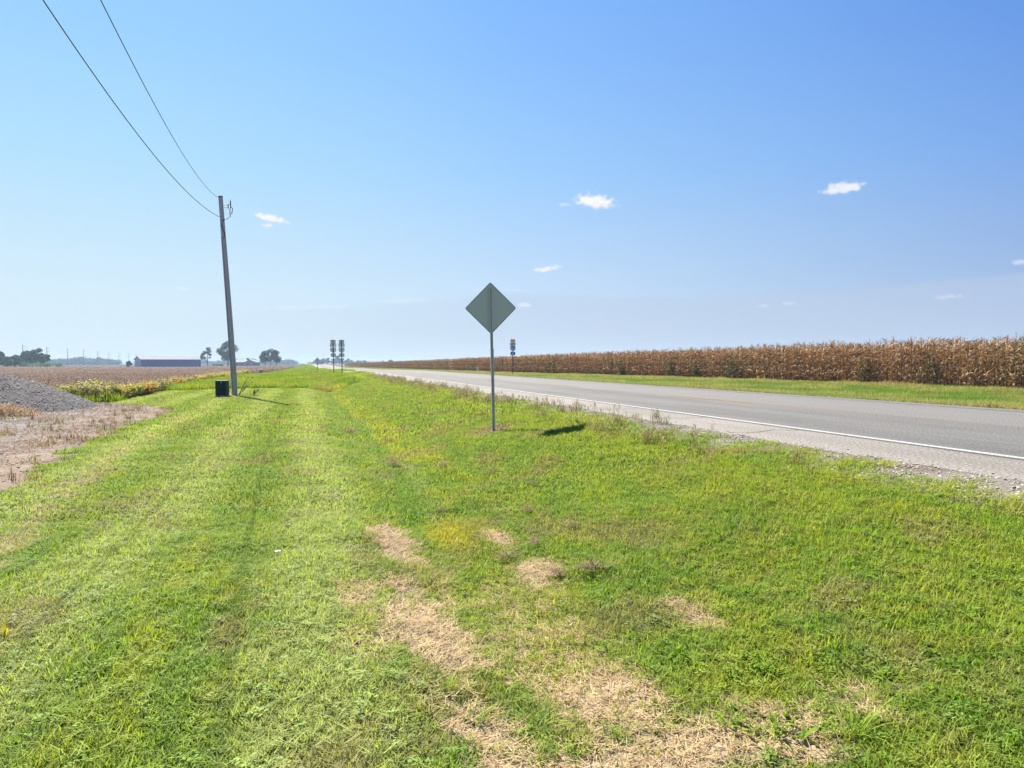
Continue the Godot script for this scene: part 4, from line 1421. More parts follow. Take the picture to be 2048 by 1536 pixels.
func corn_field() -> void:
	var m := leafy("dry_corn", Color(0.75, 0.62, 0.4), 0.7, 0.35)
	var kinds := []
	for k in 6:
		kinds.append(corn_parts(100 + k))
	# the front row near the camera: each plant a thing of its own
	var protos := []
	for k in 6:
		var o := Node3D.new()
		for j in 4:
			part(["stalk", "leaves", "ear", "tassel"][j], kinds[k][j], m, o)
		protos.append(o)
	var t := 23.0
	for k in 300:
		var o: Node3D = protos[rng.randi() % 6].duplicate()
		o.name = numbered("corn_plant")
		add_child(o)
		o.position = pt(31.0 + rng.randf_range(-0.12, 0.12), t)
		o.rotation.y = rng.randf() * TAU
		o.scale = Vector3.ONE * rng.randf_range(0.86, 1.1)
		o.rotation.z = rng.randf_range(-0.06, 0.06)
		tag(o, "dry brown corn plant in the front row of the field facing the road", "corn plant", "front row of the corn field")
		t += rng.randf_range(0.15, 0.21)
	var front_end := t
	for o in protos:
		o.free()
	# all the rest of the field
	var where := [[], [], [], [], [], []]
	var tint := [[], [], [], [], [], []]
	for row in 10:
		var x := 31.0 + row * 0.76
		var a: float = front_end if row == 0 else 19.0
		while a < 540.0:
			if row < 6 or a < 200.0:
				var k := rng.randi() % 6
				var s := rng.randf_range(0.92, 1.1) * (1.0 + 0.03 * na.get_noise_2d(x * 0.3, a * 0.3))
				where[k].append(Transform3D(Basis(Vector3.UP, rng.randf() * TAU).scaled(Vector3(s, s, s)), pt(x + rng.randf_range(-0.08, 0.08), a)))
				var g := rng.randf_range(0.75, 1.2)
				var green := clampf(nb.get_noise_2d(x * 0.5, a * 0.5) * 1.6, 0.0, 0.6) if row < 3 else 0.0
				tint[k].append(Color(g, g, g).lerp(Color(0.55, 0.85, 0.5), green))
			a += rng.randf_range(0.16, 0.24) if a < 150.0 else rng.randf_range(0.3, 0.5)
	for k2 in 12000:
		var x := rng.randf_range(38.6, 90.0)
		var a := rng.randf_range(25.0, 540.0)
		var k := rng.randi() % 6
		where[k].append(Transform3D(Basis(Vector3.UP, rng.randf() * TAU).scaled(Vector3(1.3, 1, 1.3)), pt(x, a)))
		tint[k].append(Color(1, 1, 1) * rng.randf_range(0.8, 1.15))
	var field := thing("corn_field", "dry brown corn standing behind the front row as far as the distance", "corn")
	field.set_meta("kind", "stuff")
	for k in 6:
		copies_of("corn_plants", kinds[k][4], m, where[k], tint[k], field)
	# green vines that have climbed the edge of the corn
	var vm := leafy("vine_leaves", Color(0.55, 0.7, 0.3))
	var vines := [[30.75, 57.8, 1.7, 1.1, "tall dark green vine clump in the corn, leftmost of them"], [30.8, 53.6, 1.25, 0.8, "small dark green vine clump second from the left in the corn"], [30.7, 48.4, 1.75, 1.2, "broad dark green vine clump in the corn, middle one"], [30.8, 34.9, 1.7, 1.0, "leafy green vine clump in the corn left of the last one"], [30.8, 30.3, 1.8, 1.1, "rightmost dark green vine clump in the corn"], [30.8, 68.0, 1.3, 0.9, "far small vine clump in the corn right of the route 55 sign"]]
	for v in vines:
		var o := thing("vine_clump", v[4], "vine", pt(v[0], v[1]))
		var mb := MB.new()
		for k in 620:
			var u := pow(rng.randf(), 0.8)
			var p := Vector3(rng.randf_range(-0.15, 0.35), u * v[2] * (0.75 + 0.3 * sin(k * 1.7)), rng.randfn() * v[3] * 0.42 * (1.2 - 0.6 * u))
			mb.arch(p, rng.randf() * TAU, rng.randf_range(0.07, 0.12), 0.08, rng.randf_range(0.8, 1.6), 0.8, 2, Color(0.06, 0.09, 0.022).lerp(Color(0.16, 0.15, 0.04), rng.randf() * 0.6) * rng.randf_range(0.5, 1.5))
		part("leaves", mb.done(), vm, o)
		mb = MB.new()
		for k in 8:
			var z: float = rng.randfn() * v[3] * 0.35
			mb.tube(PackedVector3Array([Vector3(0, 0, z), Vector3(0.05, v[2] * 0.5, z + 0.1), Vector3(0, v[2], z * 0.7)]), even(3, 0.008), 4, Color(0.08, 0.07, 0.03))
		part("stems", mb.done(), mat("vine_stem", Color.WHITE, 0.8, true), o)


# ------------------------------------------------------------------ soybeans
func bean_plant(seed_: int, leafy_plant: bool) -> ArrayMesh:
	var r := RandomNumberGenerator.new()
	r.seed = seed_
	var mb := MB.new()
	for s in 5:
		var a := r.randf() * TAU
		var lean := r.randf_range(0.02, 0.3)
		var tip := Vector3(sin(a) * lean, r.randf_range(0.6, 0.85), cos(a) * lean) + Vector3(r.randf_range(-0.12, 0.12), 0, r.randf_range(-0.12, 0.12))
		var foot := Vector3(r.randf_range(-0.1, 0.1), -0.03, r.randf_range(-0.1, 0.1))
		mb.tube(PackedVector3Array([foot, foot.lerp(tip, 0.5), tip]), PackedFloat32Array([0.008, 0.006, 0.003]), 4, Color(0.28, 0.2, 0.14), false)
		for k in 16:
			var p := foot.lerp(tip, r.randf_range(0.2, 1.0))
			if leafy_plant and r.randf() < 0.6:
				mb.arch(p, r.randf() * TAU, r.randf_range(0.1, 0.16), 0.075, r.randf_range(0.6, 1.3), 1.0, 2, Color(0.62, 0.58, 0.14).lerp(Color(0.36, 0.42, 0.08), r.randf()) * r.randf_range(0.8, 1.2))
			else:
				mb.blade(p, r.randf() * TAU, r.randf_range(0.06, 0.12), 0.016, r.randf_range(0.6, 2.2), 0.5, Color(0.31, 0.245, 0.2) * r.randf_range(0.6, 1.5))
	return mb.done()

func bean_field() -> void:
	var m := leafy("dry_beans", Color(0.6, 0.5, 0.35), 0.8)
	var kinds := [bean_plant(1, false), bean_plant(2, false), bean_plant(3, false)]
	var where := [[], [], []]
	var tint := [[], [], []]
	var bands := [[33.5, 85.0, 0.4, 1.0], [85.0, 160.0, 0.72, 1.7], [160.0, 330.0, 1.35, 2.8], [330.0, 640.0, 2.6, 4.6]]
	for b in bands:
		var t: float = b[0]
		while t < b[1]:
			var x := bean_edge(t) - 0.2
			while x > -0.52 * t - 10.0:
				var xx: float = x + rng.randf_range(-0.4, 0.4) * b[2]
				var tt: float = t + rng.randf_range(-0.5, 0.5) * b[2]
				x -= b[2]
				if Vector2(xx + 73.5, tt - 468.0).length() < 25.0 or tt < 34.3 + 0.4 * na.get_noise_2d(xx, 2.0):
					continue
				if tt > 615.0 and xx > -90.0:
					continue
				var k := rng.randi() % 3
				var s: float = b[3] * rng.randf_range(0.9, 1.15)
				var hh := rng.randf_range(0.88, 1.12) * (1.0 + 0.1 * na.get_noise_2d(xx * 0.2, tt * 0.2)) * 0.97
				where[k].append(Transform3D(Basis(Vector3.UP, rng.randf() * TAU).scaled(Vector3(s, hh, s)), pt(xx, tt)))
				var g := rng.randf_range(0.8, 1.2) * (1.0 + 0.15 * nb.get_noise_2d(xx * 0.1, tt * 0.15))
				tint[k].append(Color(g, g * 0.98, g * 0.98))
			t += b[2]
	var f := thing("soybean_field", "ripe grey brown soybean field stretching left to the long shed", "soybeans")
	f.set_meta("kind", "stuff")
	for k in 3:
		copies_of("bean_plants", kinds[k], m, where[k], tint[k], f)
	# still leafy plants along the field's near edge
	var gm := leafy("yellow_bean_leaves", Color(0.8, 0.8, 0.35), 0.7)
	var green := [bean_plant(7, true), bean_plant(8, true)]
	var w2 := [[], []]
	var c2 := [[], []]
	for k in 430:
		var x := rng.randf_range(-24.0, -7.5)
		var t := 34.2 + absf(rng.randfn()) * 1.6
		if x > -10.6 and rng.randf() < 0.35:
			t += rng.randf() * 2.0
		var kk := rng.randi() % 2
		var s := rng.randf_range(0.85, 1.2)
		w2[kk].append(Transform3D(Basis(Vector3.UP, rng.randf() * TAU).scaled(Vector3(s, s * (1.0 if nb.get_noise_2d(x * 1.2, 1.0) > 0.1 else 0.78), s)), pt(x, t)))
		var c := Color(1, 1, 1).lerp(Color(0.75, 0.75, 0.9), rng.randf())
		c2[kk].append(c)
	for k in 500:
		var t := 35.0 + pow(rng.randf(), 1.6) * 75.0
		var x := bean_edge(t) + rng.randf_range(-0.5, 0.15)
		var kk := rng.randi() % 2
		var s := rng.randf_range(0.5, 0.95) * (0.9 + t * 0.006)
		w2[kk].append(Transform3D(Basis(Vector3.UP, rng.randf() * TAU).scaled(Vector3(s, s * 0.85, s)), pt(x, t)))
		c2[kk].append(Color(1.25, 0.85, 0.5) if nb.get_noise_2d(t * 0.7, 4.0) > 0.1 else Color(1.0, 1.0, 1.1))
	var e := thing("yellowing_beans", "yellow green leafy bean plants along the near edge of the field", "soybeans")
	e.set_meta("kind", "stuff")
	for k in 2:
		copies_of("bean_plants", green[k], gm, w2[k], c2[k], e)


# ------------------------------------------------------------------ gravel pile and dirt
func stone(seed_: int) -> ArrayMesh:
	var r := RandomNumberGenerator.new()
	r.seed = seed_
	var mb := MB.new()
	var top := []
	var count := 6
	var p := []
	for ring in [[-0.25, 0.75], [0.2, 1.0], [0.6, 0.5]]:
		var row := []
		for k in count:
			var a := TAU * (k + 0.3 * r.randf()) / count
			var q: float = ring[1] * r.randf_range(0.75, 1.1)
			row.append(Vector3(cos(a) * q, ring[0] * r.randf_range(0.8, 1.2), sin(a) * q * 0.8))
		p.append(row)
	for j in 2:
		for k in count:
			var a: Vector3 = p[j][k]
			mb.quad(a, p[j][(k + 1) % count], p[j + 1][(k + 1) % count], p[j + 1][k], Color.WHITE, a)
	for k in count:
		mb.tri(p[2][k], p[2][(k + 1) % count], Vector3(0.05, 0.68, 0.0), Color.WHITE, Vector3.UP)
	return mb.done()

const PILE := Vector2(-12.6, 30.0)
const PILE_R := 5.5
const PILE_H := 2.15

func pile_y(x: float, t: float) -> float:
	var d := Vector2(x, t).distance_to(PILE) / PILE_R
	return PILE_H * pow(clampf(1.0 - d, 0.0, 1.0), 0.95) * (1.0 + 0.1 * na.get_noise_2d(x * 1.5, t * 1.5)) - 0.06 * smoothstep(0.9, 1.05, d)

func tilt(r: RandomNumberGenerator, s: float) -> Basis:
	return Basis.from_euler(Vector3(r.randf_range(-0.35, 0.35), r.randf() * TAU, r.randf_range(-0.35, 0.35))) * Basis.from_scale(Vector3(s, s * r.randf_range(0.4, 0.8), s))

func gravel_pile() -> void:
	var sm := rough_surface("crushed_stone", 0.06, 0.75, 1.0, 0.4, 0.0, 0.9, true, 71)
	var kinds := [stone(1), stone(2), stone(3)]
	var o := thing("gravel_pile", "heap of grey crushed stone at the left edge beside the bean field", "gravel pile", Vector3(PILE.x, ground_y(PILE.x, PILE.y), -PILE.y))
	var mb := MB.new()
	var rings := 26
	var sides := 64
	for j in rings + 1:
		for k in sides + 1:
			var a := TAU * k / sides
			var rr := PILE_R * 1.06 * j / rings
			var x := PILE.x + cos(a) * rr
			var t := PILE.y + sin(a) * rr
			mb.vert(Vector3(cos(a) * rr, pile_y(x, t) + ground_y(x, t) - o.position.y - 0.01, -sin(a) * rr), Vector3(cos(a) * 0.4, 1, -sin(a) * 0.4).normalized(), Color(0.17, 0.16, 0.152) * (1.0 + 0.3 * nc.get_noise_2d(x * 3.0, t * 3.0)))
	for j in rings:
		for k in sides:
			var a := j * (sides + 1) + k
			var b := a + sides + 1
			mb.ix.append_array([a, a + 1, b, a + 1, b + 1, b])
	part("heap", mb.done(), rough_surface("fine_stone", 0.1, 0.6, 1.0, 0.7, 1.2, 0.95, true, 72), o)
	var where := [[], [], []]
	var tint := [[], [], []]
	for i in 24000:
		var a := rng.randf() * TAU
		var rr := PILE_R * sqrt(rng.randf()) * 1.12
		var x := PILE.x + cos(a) * rr
		var t := PILE.y + sin(a) * rr
		var k := rng.randi() % 3
		var s := 0.009 + 0.03 * pow(rng.randf(), 2.0)
		where[k].append(Transform3D(tilt(rng, s), Vector3(cos(a) * rr, maxf(pile_y(x, t), 0.0) + ground_y(x, t) - o.position.y + s * 0.25, -sin(a) * rr)))
		var g := rng.randf_range(0.28, 0.75)
		tint[k].append(Color(g, g * 0.91, g * 0.83))
	for k in 3:
		copies_of("stones", kinds[k], sm, where[k], tint[k], o)
	# loose stones and clods over the bare ground
	where = [[], [], []]
	tint = [[], [], []]
	var i := 0
	while i < 20000:
		i += 1
		var t := 8.0 + 26.0 * rng.randf()
		var x := rng.randf_range(-0.36 * t - 3.0, -3.2)
		if not in_dirt(x, t):
			continue
		if x > -5.0 and rng.randf() < 0.75:
			continue
		var k := rng.randi() % 3
		var s := pow(rng.randf(), 3.0) * 0.032 + 0.006
		where[k].append(Transform3D(tilt(rng, s), pt(x, t, s * 0.1)))
		var g := rng.randf_range(0.3, 0.55)
		tint[k].append(Color(g, g * 0.9, g * 0.78) * 1.2)
	var d := thing("loose_stones", "loose grey stones and clods scattered over the bare ground", "stones")
	d.set_meta("kind", "stuff")
	for k in 3:
		copies_of("stones", kinds[k], sm, where[k], tint[k], d)
	# roadside gravel
	where = [[], [], []]
	tint = [[], [], []]
	for j in 15000:
		var t := 4.0 + pow(rng.randf(), 1.5) * 50.0
		var x := 5.72 + rng.randfn() * 0.2
		if x > 6.35 or x < 4.9:
			continue
		var patch := na.get_noise_2d(x * 2.0, t * 1.2)
		if rng.randf() > 0.62 + patch and x < 5.95:
			continue
		if t > 12.0 and rng.randf() < 0.5:
			continue
		var k := rng.randi() % 3
		var s := 0.005 + 0.017 * pow(rng.randf(), 1.7)
		var y := maxf(ground_y(x, t), 0.0 if x > 5.99 else -9.0)
		where[k].append(Transform3D(tilt(rng, s), Vector3(x, y + s * 0.1, -t)))
		var g := rng.randf_range(0.26, 0.52)
		tint[k].append(Color(g, g * 0.93, g * 0.82) * 1.25)
	var g2 := thing("shoulder_gravel", "white and grey gravel along the near edge of the road", "gravel")
	g2.set_meta("kind", "stuff")
	for k in 3:
		copies_of("stones", kinds[k], sm, where[k], tint[k], g2)
	# straw heap at the foot of the pile
	var s3 := thing("straw_heap", "heap of dry tan straw at the front foot of the gravel pile", "straw", pt(-8.75, 25.9, -0.06))
	mb = MB.new()
	for k in 1100:
		var u := Vector3(rng.randfn() * 0.55, 0, rng.randfn() * 0.25)
		var h := maxf(0.0, 0.36 * (1.0 - absf(u.x) / 1.3))
		mb.blade(u + Vector3(0, rng.randf() * h, 0), rng.randf() * TAU, rng.randf_range(0.2, 0.42), 0.012, rng.randf_range(0.3, 1.5), rng.randf_range(0.2, 1.2), Color(0.42, 0.3, 0.17) * rng.randf_range(0.6, 1.35))
	part("straws", mb.done(), leafy("straw", Color(0.6, 0.5, 0.3), 0.8), s3)


# ------------------------------------------------------------------ grass
func tuft(seed_: int, blades: int, radius: float, length: Vector2, width: float, lean: Vector2, straw: float) -> ArrayMesh:
	var r := RandomNumberGenerator.new()
	r.seed = seed_
	var mb := MB.new()
	for k in blades:
		var a := r.randf() * TAU
		var q := sqrt(r.randf()) * radius
		var g := r.randf_range(0.42, 1.25) if r.randf() < 0.72 else r.randf_range(1.25, 2.1)
		var c := Color(g, g, g)
		c = c.lerp(Color(g * 1.45, g * 1.15, g * 1.3), r.randf() * 0.6)
		if r.randf() < straw:
			c = Color(2.5, 1.7, 5.0) * r.randf_range(0.6, 1.15)
		mb.blade(Vector3(cos(a) * q, -0.01, sin(a) * q), r.randf() * TAU, r.randf_range(length.x, length.y), width * r.randf_range(0.7, 1.3), r.randf_range(lean.x, lean.y), r.randf_range(-0.1, 0.55), c, c * 1.1)
	return mb.done()

func spread(called: String, kinds: Array, m: Material, parent: Node3D, box: Rect2, cell: float, size: Vector2, choose: Callable, more := 0.0) -> void:
	# choose(x, t) gives [keep chance, colour, height]
	var where := []
	var tint := []
	for k in kinds.size():
		where.append([])
		tint.append([])
	var t := box.position.y
	while t < box.end.y:
		var x := box.position.x
		while x < box.end.x:
			var xx := x + rng.randf() * cell
			var tt := t + rng.randf() * cell
			x += cell
			if not seen(xx, tt, more):
				continue
			var got: Array = choose.call(xx, tt)
			if got.is_empty() or rng.randf() > got[0]:
				continue
			var k := rng.randi() % kinds.size()
			var s := rng.randf_range(size.x, size.y)
			where[k].append(Transform3D(Basis(Vector3.UP, rng.randf() * TAU).scaled(Vector3(s, s * got[2], s)), pt(xx, tt)))
			var c: Color = got[1] * rng.randf_range(0.75, 1.35)
			tint[k].append(c)
		t += cell
	for k in kinds.size():
		if where[k].size():
			copies_of(called, kinds[k], m, where[k], tint[k], parent)

func lawn_choice(x: float, t: float) -> Array:
	if x > 6.0 or in_dirt(x, t) or t > mow_edge(x) or (t > 33.0 and x < bean_edge(t) + 0.1) or x < -9.0:
		return []
	var keep := 1.0
	if x > 5.15:
		keep = smoothstep(6.0, 5.2, x + 0.35 * na.get_noise_2d(x, t * 2.0))
	var b := bare(x, t)
	keep *= 1.0 - 0.97 * smoothstep(0.15, 0.7, b)
	if Vector2(x + 3.3, t - 37.5).length() < 0.7:
		keep *= 0.15
	if Vector2((x - 3.9) / 0.45, (t - 15.1) / 0.5).length() < 1.0:
		keep *= 0.3
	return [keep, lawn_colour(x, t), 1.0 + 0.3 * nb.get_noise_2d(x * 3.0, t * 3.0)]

func lawn() -> void:
	var m := leafy("grass", Color(0.92, 0.97, 0.55), 0.65, 0.22)
	var o := thing("lawn_grass", "mown green grass of the verge and ditch in the foreground", "grass")
	o.set_meta("kind", "stuff")
	var near := []
	for k in 9:
		near.append(tuft(200 + k, 14, 0.05, Vector2(0.03, 0.08), 0.0054, Vector2(0.25, 1.3), 0.16))
	var mid := []
	for k in 9:
		mid.append(tuft(220 + k, 15, 0.09, Vector2(0.035, 0.085), 0.009, Vector2(0.25, 1.25), 0.15))
	for size in [[near, 0.04, 0.011, 0.022], [mid, 0.07, 0.018, 0.034]]:
		var clover := MB.new()
		for k in 10:
			var a := rng.randf() * TAU
			var q := sqrt(rng.randf()) * float(size[1])
			clover.arch(Vector3(cos(a) * q, rng.randf_range(0.015, 0.04), sin(a) * q), rng.randf() * TAU, size[3], size[2], rng.randf_range(1.0, 1.5), rng.randf_range(0.1, 0.6), 2, Color(0.8, 0.95, 1.1) * rng.randf_range(0.6, 1.25))
		size[0].append(clover.done())
		var cut := MB.new()
		for k in 5:
			cut.blade(Vector3(rng.randf_range(-0.04, 0.04), rng.randf_range(0.02, 0.05), rng.randf_range(-0.04, 0.04)), rng.randf() * TAU, rng.randf_range(0.06, 0.13), float(size[2]) * 0.33, rng.randf_range(1.1, 1.7), rng.randf_range(-0.3, 0.3), Color(2.4, 1.75, 5.5) * rng.randf_range(0.5, 1.1))
		size[0].append(cut.done())
	spread("grass_tufts", near, m, o, Rect2(-5, 1.5, 16, 7.0), 0.034, Vector2(0.75, 1.2), lawn_choice)
	spread("grass_tufts", mid, m, o, Rect2(-7, 8.5, 14, 8.5), 0.055, Vector2(0.8, 1.2), lawn_choice)
	var far := []
	for k in 4:
		far.append(tuft(240 + k, 17, 0.17, Vector2(0.04, 0.09), 0.016, Vector2(0.25, 1.25), 0.13))
	spread("grass_tufts", far, m, o, Rect2(-10, 17.0, 17, 50.0), 0.105, Vector2(0.85, 1.25), lawn_choice)
	# coarse unmown strip beyond
	var tall := thing("tall_grass", "taller unmown yellow green grass beyond the mown lawn's edge", "grass")
	tall.set_meta("kind", "stuff")
	var tk := []
	for k in 3:
		tk.append(tuft(260 + k, 24, 0.22, Vector2(0.22, 0.48), 0.016, Vector2(0.05, 0.6), 0.05))
	var tall_choice := func(x: float, t: float) -> Array:
		if x > 5.9 or t < mow_edge(x) or x < bean_edge(t) + 0.2 or (x > 4.3 and t > 75.5 and t < 82.5):
			return []
		var n := nb.get_noise_2d(x * 0.8, t * 0.25)
		var c := Color(0.22, 0.31, 0.025).lerp(Color(0.38, 0.38, 0.03), clampf(0.4 + 1.2 * n, 0, 1)).lerp(Color(0.14, 0.22, 0.03), clampf(0.2 + 1.4 * na.get_noise_2d(x, t * 0.3), 0, 0.7))
		if absf(x - 1.7) < 0.9 and t < 100.0:
			c = c.lerp(TAN, clampf(0.15 + 1.2 * nc.get_noise_2d(x, t * 0.5), 0.0, 0.6))
		return [1.0 if x < 5.2 else 0.6, c, 1.0 if x < 4.0 else 0.65]
	spread("grass_tufts", tk, m, tall, Rect2(-9, 44.0, 15, 66.0), 0.2, Vector2(0.8, 1.2), tall_choice)
	spread("grass_tufts", tk, m, tall, Rect2(-22, 32.9, 14.6, 1.7), 0.2, Vector2(0.8, 1.3), func(x: float, t: float) -> Array: return [clampf(0.55 + 1.2 * nb.get_noise_2d(x * 0.7, t), 0.0, 1.0) * smoothstep(-13.5, -11.0, x), Color(0.22, 0.31, 0.03).lerp(Color(0.4, 0.4, 0.06), rng.randf() * 0.6), 1.0])
	var tf := [tuft(270, 26, 0.55, Vector2(0.16, 0.32), 0.045, Vector2(0.08, 0.7), 0.05), tuft(271, 26, 0.55, Vector2(0.16, 0.32), 0.045, Vector2(0.08, 0.7), 0.05)]
	spread("grass_tufts", tf, m, tall, Rect2(-9, 110.0, 15, 500.0), 0.6, Vector2(0.9, 1.3), tall_choice)
	# grass between the road and the corn
	var fs := thing("roadside_grass", "rough green grass strip between the road and the corn", "grass")
	fs.set_meta("kind", "stuff")
	var strip_choice := func(x: float, t: float) -> Array:
		var n := nb.get_noise_2d(x * 0.6, t * 0.4)
		var c := Color(0.13, 0.21, 0.04).lerp(Color(0.3, 0.29, 0.11), clampf(0.4 + 1.4 * n + 0.8 * na.get_noise_2d(x * 2.0, t), 0, 0.95))
		c = c.lerp(TAN, clampf(smoothstep(27.0, 30.5, x) * (0.4 + 1.3 * na.get_noise_2d(x, t * 0.5)), 0.0, 0.8))
		c = c.lerp(TAN * 0.8, 0.6 * smoothstep(16.4, 15.5, x))
		return [1.0 if x > 16.0 else 0.75, c, (0.28 if x < 17.0 else 0.42) + 0.45 * maxf(0.0, n)]
	spread("grass_tufts", tk, m, fs, Rect2(15.35, 10.0, 15.5, 75.0), 0.22, Vector2(0.8, 1.25), strip_choice)
	spread("grass_tufts", tf, m, fs, Rect2(15.5, 85.0, 15.5, 480.0), 0.75, Vector2(0.9, 1.3), strip_choice)

func verges() -> void:
	# dead blades lying in the worn strip
	var m := leafy("dead_grass", Color(0.7, 0.6, 0.4), 0.75)
	var o := thing("dead_grass", "dead straw coloured grass lying in the worn bottom of the ditch", "dead grass")
	o.set_meta("kind", "stuff")
	var kinds := []
	for k in 3:
		var mb := MB.new()
		for j in 12:
			var a := rng.randf() * TAU
			var q := rng.randf() * 0.07
			var g := rng.randf_range(0.7, 1.25)
			mb.blade(Vector3(cos(a) * q, 0.002, sin(a) * q), rng.randf() * TAU, rng.randf_range(0.05, 0.11), 0.004, rng.randf_range(1.1, 1.6), rng.randf_range(-0.3, 0.3), Color(g, g * rng.randf_range(0.85, 1.0), g * rng.randf_range(0.7, 1.0)))
		kinds.append(mb.done())
	spread("dead_tufts", kinds, m, o, Rect2(0.2, 1.6, 3.4, 7.4), 0.045, Vector2(0.8, 1.3), func(x: float, t: float) -> Array: return [0.95 * smoothstep(0.12, 0.6, bare(x, t)), STRAW.lerp(TAN, rng.randf() * 0.7) * 1.1, 1.0])
	var stub := thing("dirt_stubble", "flattened grey brown dead stubble over the bare ground by the pile", "dead grass")
	stub.set_meta("kind", "stuff")
	var big := []
	for k in 3:
		var mb := MB.new()
		for j in 14:
			var q := Vector3(rng.randfn() * 0.12, 0.004, rng.randfn() * 0.12)
			var g := rng.randf_range(0.5, 1.3)
			mb.blade(q, rng.randf() * TAU, rng.randf_range(0.08, 0.22), 0.009, rng.randf_range(1.2, 1.65), rng.randf_range(-0.2, 0.3), Color(g, g * 0.95, g * 0.92))
		big.append(mb.done())
	spread("stubble_tufts", big, m, stub, Rect2(-16, 7.0, 13, 27.0), 0.13, Vector2(0.7, 1.5), func(x: float, t: float) -> Array:
		if not in_dirt(x, t) or Vector2(x, t).distance_to(PILE) < PILE_R * 0.95:
			return []
		return [clampf(0.3 + 0.9 * nb.get_noise_2d(x * 1.1, t * 1.1), 0.05, 0.9), Color(0.3, 0.22, 0.16).lerp(Color(0.14, 0.1, 0.08), rng.randf()), 1.0])
	# weeds sprouting through the bare ground beside the gravel pile
	var g := leafy("dirt_weeds", Color(0.7, 0.7, 0.4), 0.75)
	var dk := []
	for k in 3:
		dk.append(tuft(300 + k, 16, 0.08, Vector2(0.08, 0.26), 0.01, Vector2(0.05, 0.9), 0.0))
	var dw := thing("dirt_weeds", "sparse brown and green weeds on the bare ground", "weeds")
	dw.set_meta("kind", "stuff")
	spread("weed_tufts", dk, g, dw, Rect2(-16, 7.0, 13, 27.0), 0.2, Vector2(0.5, 1.2), func(x: float, t: float) -> Array:
		if not in_dirt(x, t) or Vector2(x, t).distance_to(PILE) < PILE_R * 0.95:
			return []
		var n := nb.get_noise_2d(x * 1.6, t * 1.6)
		var near_edge := smoothstep(-6.5, -4.0, x)
		return [clampf(-0.2 + 1.1 * n + 0.3 * near_edge, 0.012, 0.8), [Color(0.14, 0.17, 0.03), Color(0.26, 0.15, 0.07), Color(0.2, 0.13, 0.08), Color(0.34, 0.25, 0.13)][rng.randi() % 4], 1.0])
	# dry stalks along the near edge of the road
	var stalks := thing("roadside_weeds", "dry wiry weeds along the gravel edge of the road", "weeds")
	stalks.set_meta("kind", "stuff")
	var sk := []
	for k in 4:
		var mb := MB.new()
		for j in 7:
			var yaw := rng.randf() * TAU
			var lean := rng.randf_range(0.05, 0.7)
			var h := rng.randf_range(0.1, 0.3)
			var c := Color(1, 1, 1) * rng.randf_range(0.7, 1.2)
			mb.blade(Vector3(rng.randf_range(-0.1, 0.1), -0.01, rng.randf_range(-0.1, 0.1)), yaw, h, 0.0065, lean, rng.randf_range(0.1, 0.8), c)
			for b in 3:
				mb.blade(Vector3(sin(yaw) * lean * h * 0.3, h * rng.randf_range(0.3, 0.6), cos(yaw) * lean * h * 0.3), rng.randf() * TAU, h * 0.4, 0.006, rng.randf_range(0.4, 1.1), 0.4, c)
		sk.append(mb.done())
	spread("weed_stalks", sk, m, stalks, Rect2(4.9, 4.0, 1.3, 60.0), 0.11, Vector2(0.6, 1.25), func(x: float, t: float) -> Array:
		var n := na.get_noise_2d(x * 1.5, t * 1.3)
		var c: Color = [Color(0.14, 0.12, 0.05), Color(0.24, 0.2, 0.1), Color(0.16, 0.2, 0.05), Color(0.3, 0.26, 0.12)][rng.randi() % 4]
		return [clampf(0.12 + 0.8 * n, 0.0, 0.55) * smoothstep(6.3, 5.8, x) * smoothstep(9.5, 13.0, t + 8.0 * n), c, 1.0])
	# light reddish fringe at the foot of the corn and a line of dark thatch at the far road edge
	spread("weed_stalks", sk, m, stalks, Rect2(15.25, 12.0, 0.5, 70.0), 0.16, Vector2(0.4, 0.7), func(_x: float, _t: float) -> Array: return [0.7, Color(0.17, 0.14, 0.08), 0.7])


